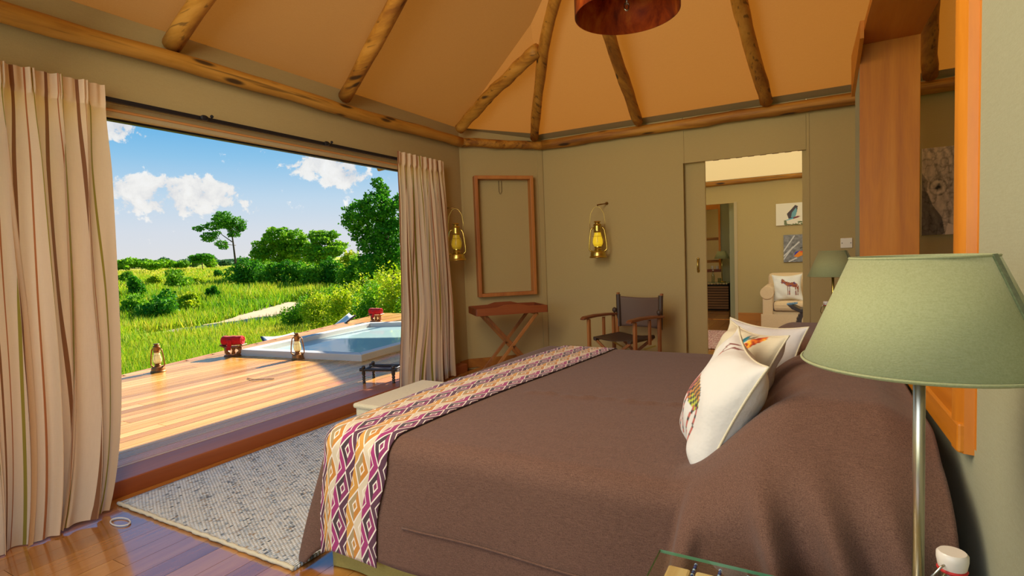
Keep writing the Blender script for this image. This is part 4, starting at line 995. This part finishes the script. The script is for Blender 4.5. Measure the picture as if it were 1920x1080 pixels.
# ================================================================== OUTDOORS
def edge_y(x): return 3.03+(-6.82-x)/.285          # the slanting outer edge of the deck
DZ = .085
POOL = [(-6.60, 4.36), (-4.66, 4.60), (-4.75, 5.52), (-5.35, 7.75), (-6.45, 7.45), (-7.06, 7.14)]
def pool_hole(xa, xb):
    xm = (xa+xb)/2; ys = []
    for (ax, ay), (bx_, by_) in zip(POOL, POOL[1:]+POOL[:1]):
        if (ax > xm) != (bx_ > xm): ys.append(ay+(xm-ax)/(bx_-ax)*(by_-ay))
    return (min(ys)+.04, max(ys)-.04) if len(ys) >= 2 else None
dk = bpy.data.objects.new('deck', None); C.objects.link(dk); struct(dk, 'varnished timber deck outside the wide opening')
lay(dk, 'deck_wood', -8.6, -3.61, -1.2, 9.2, .118, DZ, .03, 3.6, .004, pool_hole, edge_y, 'deck_plank')
mb = MB(); mb.prism([(-5.62, -1.2), (-8.58, 9.2), (-8.52, 9.2), (-5.56, -1.2)], -.12, DZ-.002); mb.build('edge_board', 'deck_wood', dk)
for x in (-4.2, -5.2, -6.2): MB().bx(x-.04, x+.04, max(-1.2, edge_y(x)+.1), 4.3, -.14, DZ-.031).build('joist', 'sill_wood', dk)
# plunge pool
pl = thing('plunge_pool', 'small angular plunge pool with pale stone rim set into the deck', 'pool', (-5.8, 5.9, 0))
def inset(P, d):
    n = len(P); c = Vector((sum(p[0] for p in P)/n, sum(p[1] for p in P)/n)); out = []
    for i in range(n):
        a, b, e = Vector(P[i-1]), Vector(P[i]), Vector(P[(i+1) % n]); n1 = Vector((-(b-a).y, (b-a).x)).normalized(); n2 = Vector((-(e-b).y, (e-b).x)).normalized()
        if n1.dot(c-b) < 0: n1 = -n1
        if n2.dot(c-b) < 0: n2 = -n2
        m_ = (n1+n2).normalized(); out.append(tuple(b+m_*d/max(.35, m_.dot(n1))))
    return out
IN = inset(POOL, .13); off_ = (-5.8, 5.9)
for i in range(6):
    j = (i+1) % 6; q = [POOL[i], POOL[j], IN[j], IN[i]]; q = [(a-off_[0], b-off_[1]) for a, b in q]
    MB().prism(q, -.2, .165).build('coping_stone', 'concrete_white', pl, bevel=.008)
mb = MB(); q = [(a-off_[0], b-off_[1]) for a, b in IN]; n = 6
mb.add([(a, b, -.9) for a, b in q]+[(a, b, -.12) for a, b in q], [tuple(range(6))]+[(i, (i+1) % 6, 6+(i+1) % 6, 6+i) for i in range(6)]); mb.build('basin', 'pool_inside', pl)
q2 = [(a-off_[0], b-off_[1]) for a, b in inset(POOL, .125)]
tag(MB().add([(a, b, .095) for a, b in q2], [tuple(range(6))]).build('water', 'water', pl), 'clear turquoise water')

# things on the deck
lantern('rusty brown hurricane lantern standing alone on the deck edge, near the left curtain', (-6.573, 3.328, DZ), 'globe_pale', 'copper_rust_lantern', .5, False, .96)
lantern('rusty gold hurricane lantern standing on the deck by the pool corner', (-5.589, 4.453, DZ), 'globe_pale', 'copper_rust_lantern', .6, False, .96)
def headrest(label, loc, rz, s=1):
    o = thing('carved_headrest', label, 'stool', loc, rz)
    MB().lathe([(0, 0), (.115*s, 0), (.118*s, .012*s), (.10*s, .024*s), (0, .026*s)], seg=24, caps=False).build('foot', 'teak_z', o, smooth='auto')
    for sg in (-1, 1):
        MB().tube([(sg*.05*s, 0, .02*s), (sg*.095*s, 0, .05*s), (sg*.098*s, 0, .085*s), (sg*.05*s, 0, .115*s)], [.022*s, .03*s, .03*s, .022*s], 10).build('leg', 'teak_z', o, smooth=True)
    MB().tube([(0, 0, .02*s), (0, 0, .07*s), (0, 0, .115*s)], [.03*s, .018*s, .03*s], 10).build('leg', 'teak_z', o, smooth=True)
    mb = MB().prism([(-.15*s, .155*s), (-.08*s, .128*s), (.08*s, .128*s), (.15*s, .155*s), (.16*s, .145*s), (.08*s, .105*s), (-.08*s, .105*s), (-.16*s, .145*s)], -.06*s, .06*s); mb.v = [(x, z, y) for x, y, z in mb.v]; mb.build('top', 'teak_z', o, bevel=.004)
    return o
headrest('dark carved headrest stool under a rolled red towel, on the deck before the grass', (-6.69, 4.36-.03, DZ), .45, 1.0)
headrest('dark carved headrest stool under a rolled red towel, beyond the pool', (-7.48, 7.82, DZ), .1, 1.0)
def towel(label, loc, rz, s=1):
    o = thing('rolled_towel', label, 'towel', loc, rz); sp_ = []
    mb = MB(); mb.tube([(-.135*s+i*.27*s/14, 0, .0) for i in range(15)], [.062*s*(.92 if i in (0, 14) else 1+.03*math.sin(i)) for i in range(15)], 18, wob=.03); mb.build('roll', 'red_towel', o, smooth='auto')
    for sg in (-1, 1):
        pts = [(sg*.1365*s, .050*s*(1-t*.9)*math.cos(t*14), .050*s*(1-t*.9)*math.sin(t*14)) for t in np.linspace(0, 1, 30)]; MB().tube(pts, .005*s, 5).build('rolled_end', 'red_towel', o, smooth=True)
    MB().grid(lambda a, b: (-.05*s+.06*s*a+.01*math.sin(b*6), -.060*s-.008*s*math.sin(b*8), .02*s-.14*s*b), 6, 12).build('hanging_fold', 'red_towel', o, smooth=True, solid=.008)
    return o
towel('rolled red towel on a carved headrest before the grass', (-6.69, 4.33, DZ+.148+.055), .45, 1.0)
towel('rolled red towel on a carved headrest beyond the pool', (-7.48, 7.82, DZ+.148+.055), .1, 1.0)
tw = thing('twig', 'thin dry bent twig lying on the sunlit deck', 'twig', (-5.0, 3.45, DZ+.006)); MB().tube([(-.16, .02, 0), (-.04, -.01, .004), (.02, 0, .004), (.16, .10, .002)], .004, 5).build('stick', 'bark', tw)
# black carved stool in the shade by the far curtain
sx_, sy_ = -3.83, 3.86
bs_ = thing('carved_low_stool', 'low black carved stool on the shaded deck beside the far curtain', 'stool', (sx_, sy_, DZ), .33); bs_.scale = (.72, .72, .72)
for (a, b) in ((-.0, -.14), (-.0, .16), (.42, -.14), (.42, .16)):
    MB().lathe([(0, 0), (.020, 0), (.022, .02), (.016, .035), (.024, .05), (.016, .066), (.024, .082), (.017, .10), (.026, .13), (.022, .20), (.028, .215), (.018, .235), (0, .24)], (a, b, 0), 14, False).build('turned_leg', 'ebony', bs_, smooth='auto')
for b in (-.14, .16): MB().tube([(-.05, b, .185), (.0, b, .18), (.42, b, .18), (.47, b, .185)], [.024, .02, .02, .024], 10).build('side_rail', 'ebony', bs_, smooth='auto')
for a in (0, .42): MB().tube([(a, -.14, .175), (a, .16, .175)], .016, 10).build('cross_rail', 'ebony', bs_)
MB().grid(lambda a, b: (.0+.42*a, -.12+.26*b, .17-.03*math.sin(PI*a)*math.sin(PI*b)), 10, 8).build('woven_seat', 'leather_dark', bs_, smooth=True, solid=.008)
# two slung loungers beyond the pool
def lounger(label, loc, rz):
    o = thing('sling_lounger', label, 'lounger', loc, rz)
    for sg in (-1, 1):
        MB().tube([(-.62, sg*.27, .06), (.0, sg*.27, .16), (.52, sg*.27, .52)], [.018, .02, .016], 8).build('side_pole', 'ebony', o, smooth=True)
        MB().tube([(.42, sg*.25, .0), (.20, sg*.25, .30)], .016, 8).build('back_leg', 'ebony', o); MB().tube([(-.58, sg*.25, .0), (-.50, sg*.25, .08)], .016, 8).build('front_leg', 'ebony', o)
    MB().grid(lambda a, b: (-.6+1.1*a, -.26+.52*b, (.075+.10*min(1, a/.55)+max(0, a-.55)*.78)-.03*math.sin(PI*b)), 16, 8).build('sling', 'white_sling', o, smooth=True, solid=.008)
lounger('white slung lounger mostly hidden behind the lantern and pool rim', (-7.30, 5.72, -.42), 2.9)
lounger('white slung lounger with black pole tips beyond the far pool rim', (-8.35, 7.35, -.30), 1.0)
# neighbouring tent porch: canvas sheet on poles, throws the shade on the pool corner
h_ = 2.75; oy = (h_-DZ)/.577
pc_ = [(-4.02, 3.62+oy), (-5.74, 4.62+oy), (-7.15, 5.45+oy), (-6.75, 6.6+oy-.9), (-3.5, 7.4+oy-.4)]
pt = thing('porch_canopy', 'canvas porch of the neighbouring tent with a round pole end, past the far curtain', 'canopy', (-4.02, 3.62+oy, 0))
MB().prism([(a+4.02, b-3.62-oy) for a, b in pc_], h_-.02, h_).build('canopy_sheet', 'canvas_cream', pt)
for a, b in (pc_[2], pc_[0], pc_[3]): MB().tube([(a+4.02, b-3.62-oy, -.4), (a+4.02, b-3.62-oy, h_)], .045, 10).build('post', 'log_z', pt, smooth=True)
ps = thing('porch_pole', 'short outer roof pole with a lashing at the top corner of the view', 'pole', (-5.20, 6.02, 2.63))
MB().tube([(-.34, -.02, -.03), (.1, 0, .0), (1.7, .2, .10)], .035, 12).build('pole', 'log_x', ps, smooth=True)
MB().torus((-.12, -.01, -.012), .042, .012, 14, 6, Matrix.Rotation(PI/2, 3, 'Y')).build('lashing', 'cord', ps, smooth=True)
MB().tube([(-.12, 0, .02), (-.05, .1, .3), (.2, .15, .55)], .008, 6).build('rope', 'cord', ps)
MB().tube([(1.66, .2, .09), (1.66, .2, -3.0)], .05, 10).build('upright', 'log_z', ps, smooth=True)

# ------------------------------------------------ land
def ground(x, y):
    x = np.asarray(x, float); y = np.asarray(y, float); r = np.hypot(x, y)
    z = np.interp(r, [0, 8, 13, 24, 30, 36, 46, 70, 120, 250, 700], [-.75, -.75, -.85, -1.35, -1.40, -1.1, -.45, -.05, .9, 3.3, 9.0])
    return z+(fbm(x*.13+7, y*.13)-.47)*.5*np.clip((r-8)/20, .2, 1.4)
th = np.linspace(0, 2*PI, 241); rr = np.concatenate([np.linspace(0, 60, 90), np.geomspace(62, 700, 50)])
TH, RR_ = np.meshgrid(th, rr, indexing='ij'); GX, GY = RR_*np.cos(TH), RR_*np.sin(TH); GZ = ground(GX, GY)
nr = len(rr); vs = np.stack([GX, GY, GZ], -1).reshape(-1, 3)
ii, jj = np.meshgrid(np.arange(240), np.arange(nr-1), indexing='ij'); a = (ii*nr+jj).ravel()
me = bpy.data.meshes.new('terrain'); me.from_pydata(vs.tolist(), [], np.stack([a, a+1, a+nr+1, a+nr], 1)[:, ::-1].tolist()); me.shade_smooth()
struct(obj('ground', me, 'savanna'), 'grassy savanna rising towards the horizon')
# sandy river bed
path = [at_dist(u, v, d) for u, v, d in [(330, 617, 25.5), (400, 602, 26.5), (450, 592, 28), (500, 581, 30), (535, 573, 32), (590, 566, 35)]]
mb = MB(); L_ = [Vector((p.x, p.y)) for p in path]
def bed(t, s):
    f = t*(len(L_)-1); i = min(int(f), len(L_)-2); p = L_[i].lerp(L_[i+1], f-i); d = (L_[i+1]-L_[i]).normalized(); n_ = Vector((-d.y, d.x))
    wd = (.8+2.4*t)*(1+.2*math.sin(t*17)); q = p+n_*(s-.5)*wd*2; return (q.x, q.y, float(ground(q.x, q.y))+.06)
struct(mb.grid(bed, 60, 10).build('trim_3', 'sand', smooth=True), 'dry sandy stream bed winding through the grass')
PATHPTS = [(p.x, p.y) for p in path]

def leaves(name, m, pos, size, parent=None, nrm=None, tone=None, quad=True, aspect=1.0):
    """many small leaf faces as one mesh: pos (n,3), size (n)"""
    n = len(pos); d1 = rng.normal(size=(n, 3)); d1 /= np.linalg.norm(d1, axis=1)[:, None]; d2 = np.cross(d1, rng.normal(size=(n, 3))); d2 /= np.linalg.norm(d2, axis=1)[:, None]
    a = d1*size[:, None]*.5; b = d2*size[:, None]*.5*aspect
    v = np.stack([pos-a-b*.3, pos+b, pos+a-b*.3, pos-b], 1).reshape(-1, 3)
    me = bpy.data.meshes.new(name); f = np.arange(n*4).reshape(n, 4)
    me.vertices.add(n*4); me.vertices.foreach_set('co', v.ravel()); me.loops.add(n*4); me.loops.foreach_set('vertex_index', f.ravel().astype(np.int32))
    me.polygons.add(n); me.polygons.foreach_set('loop_start', np.arange(0, n*4, 4, dtype=np.int32)); me.polygons.foreach_set('loop_total', np.full(n, 4, dtype=np.int32)); me.update()
    ca = me.color_attributes.new('tone', 'FLOAT_COLOR', 'POINT'); t = np.clip(tone, 0, 1) if tone is not None else rng.random(n)
    ca.data.foreach_set('color', np.repeat(np.stack([t, t, t, np.ones(n)], 1), 4, 0).astype(np.float32).ravel())
    o = obj(name, me, m, parent); o['kind'] = 'stuff'; return o
def crown(blobs, n, fill=.35):
    """points on lumpy balls (c, r(3))"""
    vol = np.array([b[1][0]*b[1][1]*b[1][2] for b in blobs])**.66; cnt = np.maximum(8, (n*vol/vol.sum())).astype(int); out = []
    for (c, r), k in zip(blobs, cnt):
        d = rng.normal(size=(k, 3)); d /= np.linalg.norm(d, axis=1)[:, None]; q = 1-rng.random(k)**1.5*fill
        lump = 1+.22*np.sin(d[:, 0]*5+c[0])*np.sin(d[:, 1]*5+c[1])+.12*np.sin(d[:, 2]*9+c[2]*3)
        out.append(np.array(c)+d*np.array(r)*(q*lump)[:, None])
    return np.concatenate(out)
def tree(name, label, cat, u, vb, vt, wpx, dist, blobs, m, n, leaf, trunk=None, group=None, mt='bark', ub=None):
    """a tree of its own at its own distance; blobs in units of its height/width: (x, z, rx, rz)"""
    p = at_dist(u if ub is None else ub, vb, dist); top = at_dist(u, vt, dist); hgt = top.z-p.z; gz = float(ground(p.x, p.y)); 
    base = Vector((p.x, p.y, gz)); dep = dist; wd = wpx*dep/FPX; hgt = top.z-gz
    o = thing(name, label, cat, base, 0, group); vx = Vector((-_f.y*-1, -_f.x, 0)); vx = Vector((_r0.x, _r0.y, 0)); vy = Vector((-_r0.y, _r0.x, 0))
    B = []
    for (bx_, bz, rx, rz) in blobs:
        c = vx*(bx_*wd)+vy*(random.uniform(-.25, .25)*wd)+Vector((0, 0, bz*hgt)); B.append((tuple(c), (rx*wd, rx*wd, rz*hgt)))
    n = int(n*1.6); leaf *= .82; pos = crown(B, n); tone = .52+.35*(fbm(pos[:, 0]*2/leaf/6+3, pos[:, 2]*2/leaf/6, 3)-.5)*2+rng.normal(size=len(pos))*.16
    leaves('foliage', m, pos, leaf*(.6+.8*rng.random(len(pos))), o, tone=tone)
    if trunk:
        for k, tp in enumerate(trunk):
            pts = [vx*(a*wd)+vy*(0 if k == 0 else random.uniform(-.1, .1)*wd)+Vector((0, 0, b*hgt)) for a, b, _ in tp]; MB().tube(pts, [q*hgt for _, _, q in tp], 9).build('trunk' if k == 0 else 'branch', mt, o, smooth=True)
    return o
R2 = random.Random(5)
def cloud_blobs(n, x0, x1, z0, z1, r0, r1, flat=.8): return [(R2.uniform(x0, x1), R2.uniform(z0, z1), q := R2.uniform(r0, r1), q*flat) for _ in range(n)]
tree('tall_tree', 'tall slender tree with a tufted crown standing alone on the plain', 'tree', 422, 521, 398, 78, 68,
     [(-.26, .80, .18, .06), (-.06, .90, .19, .08), (.14, .92, .18, .08), (.30, .84, .16, .08), (.04, .80, .14, .05), (.24, .74, .15, .06), (-.14, .64, .16, .055), (-.28, .60, .11, .04), (.30, .66, .12, .045), (-.06, .53, .14, .05), (.06, .47, .10, .03), (-.38, .76, .11, .04), (.38, .76, .10, .05), (.18, .83, .15, .06), (-.20, .70, .10, .03)], 'leaf_dark', 4200, .19,
     [[(.24, 0, .018), (.24, .3, .014), (.22, .55, .011), (.20, .75, .008), (.14, .90, .004)], [(.22, .55, .008), (.0, .66, .005), (-.2, .80, .004)], [(.22, .62, .006), (.34, .72, .004), (.32, .82, .003)], [(.23, .5, .005), (.08, .52, .004), (-.1, .62, .003)]])
tree('round_tree', 'broad round-crowned leafy tree in the middle of the thicket', 'tree', 538, 530, 428, 100, 58,
     [(-.28, .68, .20, .14), (-.05, .85, .22, .15), (.2, .80, .22, .15), (.36, .62, .16, .14), (.1, .62, .25, .16), (-.34, .52, .15, .12), (-.1, .55, .22, .16), (.30, .48, .18, .12), (.0, .36, .25, .14)], 'leaf_mid', 8000, .24,
     [[(0, 0, .02), (.0, .3, .016), (.04, .6, .010)], [(-.02, .1, .012), (-.2, .5, .008), (-.26, .66, .005)], [(.0, .25, .01), (.2, .6, .006)]])
tree('leaning_tree', 'paler open-crowned tree right of the round-crowned tree', 'tree', 610, 540, 431, 72, 54,
     [(-.15, .90, .24, .09), (.15, .90, .2, .08), (.0, .80, .28, .08), (.30, .68, .26, .10), (-.2, .64, .22, .10), (.1, .56, .34, .12), (.38, .58, .2, .10), (-.1, .44, .36, .12)], 'leaf_mid', 5200, .22,
     [[(-.12, 0, .016), (-.1, .4, .012), (.05, .7, .008), (.1, .88, .005)], [(-.1, .4, .008), (-.2, .62, .005)]])
tree('tall_tree', 'big glossy dark green tree just left of the far curtain', 'tree', 712, 530, 332, 120, 33,
     [(.05, .95, .10, .045), (.10, .90, .10, .05), (-.22, .72, .24, .09), (.05, .76, .26, .11), (-.36, .66, .16, .07), (.28, .70, .24, .12), (-.02, .60, .30, .10), (-.30, .56, .16, .06), (.22, .55, .26, .10), (-.10, .47, .22, .07), (.15, .42, .26, .08), (-.06, .34, .22, .07), (.3, .36, .2, .1), (.4, .82, .16, .09), (.14, .84, .1, .05)], 'leaf_dark', 9500, .17,
     [[(.22, 0, .022), (.2, .3, .018), (.14, .55, .012), (.08, .8, .006)], [(.2, .35, .01), (-.1, .6, .006), (-.25, .72, .004)], [(.14, .55, .008), (.3, .75, .004)], [(.1, .7, .005), (.06, .96, .003)]])
# thicket bushes around the trees, then single bushes on the grass
def bush(label, u, vb, vt, wpx, dist, m, n, leaf, group=None, name='bush', cat='bush', k=6):
    bl = cloud_blobs(k, -.30, .30, .25, .70, .16, .26, 1.15)+[(0, .35, .34, .30), (R2.uniform(-.1, .1), .72, .2, .26)]
    return tree(name, label, cat, u, vb, vt, wpx, dist, bl, m, n, leaf, [[(0, 0, .03), (.02, .4, .015)]], group)
ORD = ['leftmost', 'second', 'third', 'fourth', 'fifth', 'sixth', 'seventh', 'eighth', 'ninth', 'tenth', 'eleventh', 'twelfth', 'thirteenth', 'fourteenth', 'fifteenth', 'sixteenth', 'seventeenth', 'eighteenth', 'nineteenth', 'twentieth', 'twenty-first', 'twenty-second', 'twenty-third', 'twenty-fourth', 'twenty-fifth', 'twenty-sixth']
def nth(i): return ORD[i] if i == 0 else ORD[i]+' from the left'
TH_G = 'bushes of the thicket below the trees'
TB = [(468, 545, 482, 62, 48, 'leaf_dark'), (505, 552, 492, 56, 46, 'leaf_mid'), (548, 556, 486, 66, 46, 'leaf_dark'), (590, 560, 492, 60, 44, 'leaf_mid'), (628, 556, 480, 66, 44, 'leaf_dark'), (662, 552, 478, 60, 42, 'leaf_mid'), (700, 545, 482, 66, 40, 'leaf_dark'), (488, 512, 470, 50, 62, 'leaf_mid'), (655, 520, 470, 56, 52, 'leaf_yellow'), (735, 540, 470, 60, 38, 'leaf_mid')]
for i, (u, vb, vt, wpx, d, m) in enumerate(sorted(TB)):
    bush('dense bush in the thicket beneath the broad trees, '+nth(i), u, vb, vt, wpx, d, m, 2600, .17, TH_G)
SH_G = 'sunlit shrubs between the thicket and the pool'
TB = [(560, 600, 552, 70, 22), (605, 604, 545, 80, 20), (650, 600, 532, 84, 18), (700, 596, 515, 90, 16.5), (745, 596, 490, 90, 15.5), (585, 585, 540, 70, 27), (632, 585, 530, 80, 25), (680, 575, 512, 84, 23), (728, 570, 495, 84, 21), (790, 596, 500, 110, 15)]
for i, (u, vb, vt, wpx, d) in enumerate(sorted(TB)):
    bush('yellow-green sunlit shrub between the thicket and the pool, '+nth(i), u, vb, vt, wpx, d, 'leaf_yellow' if i % 3 else 'leaf_mid', 2600, .075, SH_G, 'shrub', 'shrub', 9)
for (lab, u, vb, vt, wpx, d, m) in [('dark rounded bush alone on the grass at the left by the curtain', 257, 548, 514, 32, 42, 'leaf_dark'), ('low spreading dark bush in the left foreground grass', 305, 572, 540, 66, 33, 'leaf_dark'), ('low green bush touching the right side of the spreading dark bush', 262, 568, 548, 60, 35, 'leaf_mid'), ('brownish bush in the middle of the plain, left of the tall slender tree', 332, 534, 502, 44, 50, 'leaf_mid'), ('small dark bush in the grass below the tall slender tree', 402, 558, 536, 22, 38, 'leaf_dark'), ('small round dark bush just left of the tall slender trunk', 409, 516, 506, 20, 72, 'leaf_dark'), ('pale low bush in the grass right of the spreading dark bush', 358, 566, 546, 40, 35, 'leaf_yellow'), ('olive bush alone on the far yellow grass above the dark rounded bush', 235, 524, 508, 26, 70, 'leaf_mid'), ('small brown-green bush on the plain left of the brownish bush', 292, 530, 514, 24, 60, 'leaf_yellow'), ('low pale shrub on the plain between the brownish bush and the tall slender tree', 372, 534, 520, 30, 58, 'leaf_yellow'), ('dark bush on the plain hidden behind the left curtain', 120, 556, 524, 50, 44, 'leaf_dark'), ('pale bush on the plain hidden behind the left curtain', 30, 560, 536, 60, 40, 'leaf_mid'), ('dark bush against the foot of the tall slender tree', 452, 542, 508, 40, 55, 'leaf_dark')]:
    bush(lab, u, vb, vt, wpx, d, m, 1500, .16)
FT = 'distant trees along the horizon'
for i in range(26):
    u = 196+i*13+R2.uniform(-4, 4); d = R2.uniform(130, 210); vb = 505-R2.uniform(0, 4)-(u-200)*.02; hh = R2.uniform(10, 20); ww = R2.uniform(20, 38)
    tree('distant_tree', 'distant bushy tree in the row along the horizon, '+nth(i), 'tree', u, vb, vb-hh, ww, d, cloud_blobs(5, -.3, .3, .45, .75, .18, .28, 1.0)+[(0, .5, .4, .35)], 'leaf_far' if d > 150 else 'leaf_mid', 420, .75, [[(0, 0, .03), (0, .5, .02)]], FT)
tree('flat_topped_tree', 'flat topped thorn tree on the horizon left of the tall slender tree', 'tree', 380, 505, 476, 44, 120, [(-.2, .80, .26, .12), (.1, .88, .28, .12), (.3, .78, .2, .1), (-.05, .6, .3, .12), (-.3, .6, .2, .12)], 'leaf_dark', 900, .5, [[(0, 0, .03), (0, .6, .02)]])
tree('flat_topped_tree', 'bright flat topped thorn tree on the horizon near the left curtain', 'tree', 290, 505, 488, 36, 115, [(-.2, .72, .26, .16), (.1, .80, .3, .16), (.25, .66, .24, .14), (-.05, .5, .34, .2)], 'leaf_mid', 800, .5, [[(0, 0, .03), (0, .5, .02)]])

# grass: blades too many to count, denser and finer near the deck
def grass(n, r0, r1, h0, h1, w0, th0, th1):
    r = r0*(r1/r0)**rng.random(n); t = th0+(th1-th0)*rng.random(n); x, y = r*np.cos(t), r*np.sin(t)
    ok = ~((y > edge_y(np.maximum(x, -9))+0.0) & (x > -8.75)) | (r > 30)
    ok &= ~near_line(x, y, PATHPTS, 1.7); x, y, r = x[ok], y[ok], r[ok]; n = len(x); cl = fbm(x*.7, y*.7, 3); z = ground(x, y)
    hgt = (h0+(h1-h0)*rng.random(n))*(.55+.9*cl)*np.clip(r/12, .75, 3); wd = w0*np.clip(r/9, .6, 8)
    a = rng.random(n)*2*PI; lean = rng.normal(size=(n, 2))*.28; tx, ty = np.cos(a)*wd, np.sin(a)*wd
    v = np.stack([np.stack([x-tx, y-ty, z], 1), np.stack([x+tx, y+ty, z], 1), np.stack([x+lean[:, 0]*hgt, y+lean[:, 1]*hgt, z+hgt], 1)], 1)
    tone = .12+.55*fbm(x*.16+4, y*.16, 3)+.25*(cl-.4)+rng.normal(size=n)*.13+.12*np.clip((r-40)/40, 0, 1)
    return v, tone
parts = [grass(110000, 6.2, 14, .22, .50, .010, 1.75, 3.1), grass(190000, 13, 45, .10, .26, .012, 1.72, 3.0), grass(100000, 40, 140, .08, .18, .012, 1.75, 2.95)]
v = np.concatenate([p[0] for p in parts]).reshape(-1, 3); tone = np.clip(np.concatenate([p[1] for p in parts]), 0, 1); n = len(tone)
me = bpy.data.meshes.new('grass'); me.vertices.add(n*3); me.vertices.foreach_set('co', v.ravel()); me.loops.add(n*3); me.loops.foreach_set('vertex_index', np.arange(n*3, dtype=np.int32))
me.polygons.add(n); me.polygons.foreach_set('loop_start', np.arange(0, n*3, 3, dtype=np.int32)); me.polygons.foreach_set('loop_total', np.full(n, 3, dtype=np.int32)); me.update()
ca = me.color_attributes.new('tone', 'FLOAT_COLOR', 'POINT'); ca.data.foreach_set('color', np.repeat(np.stack([tone, tone, tone, np.ones(n)], 1), 3, 0).astype(np.float32).ravel())
tag(obj('grass', me, 'grass'), 'tall green and straw coloured grass covering the plain beyond the deck', 'grass', None, 'stuff')
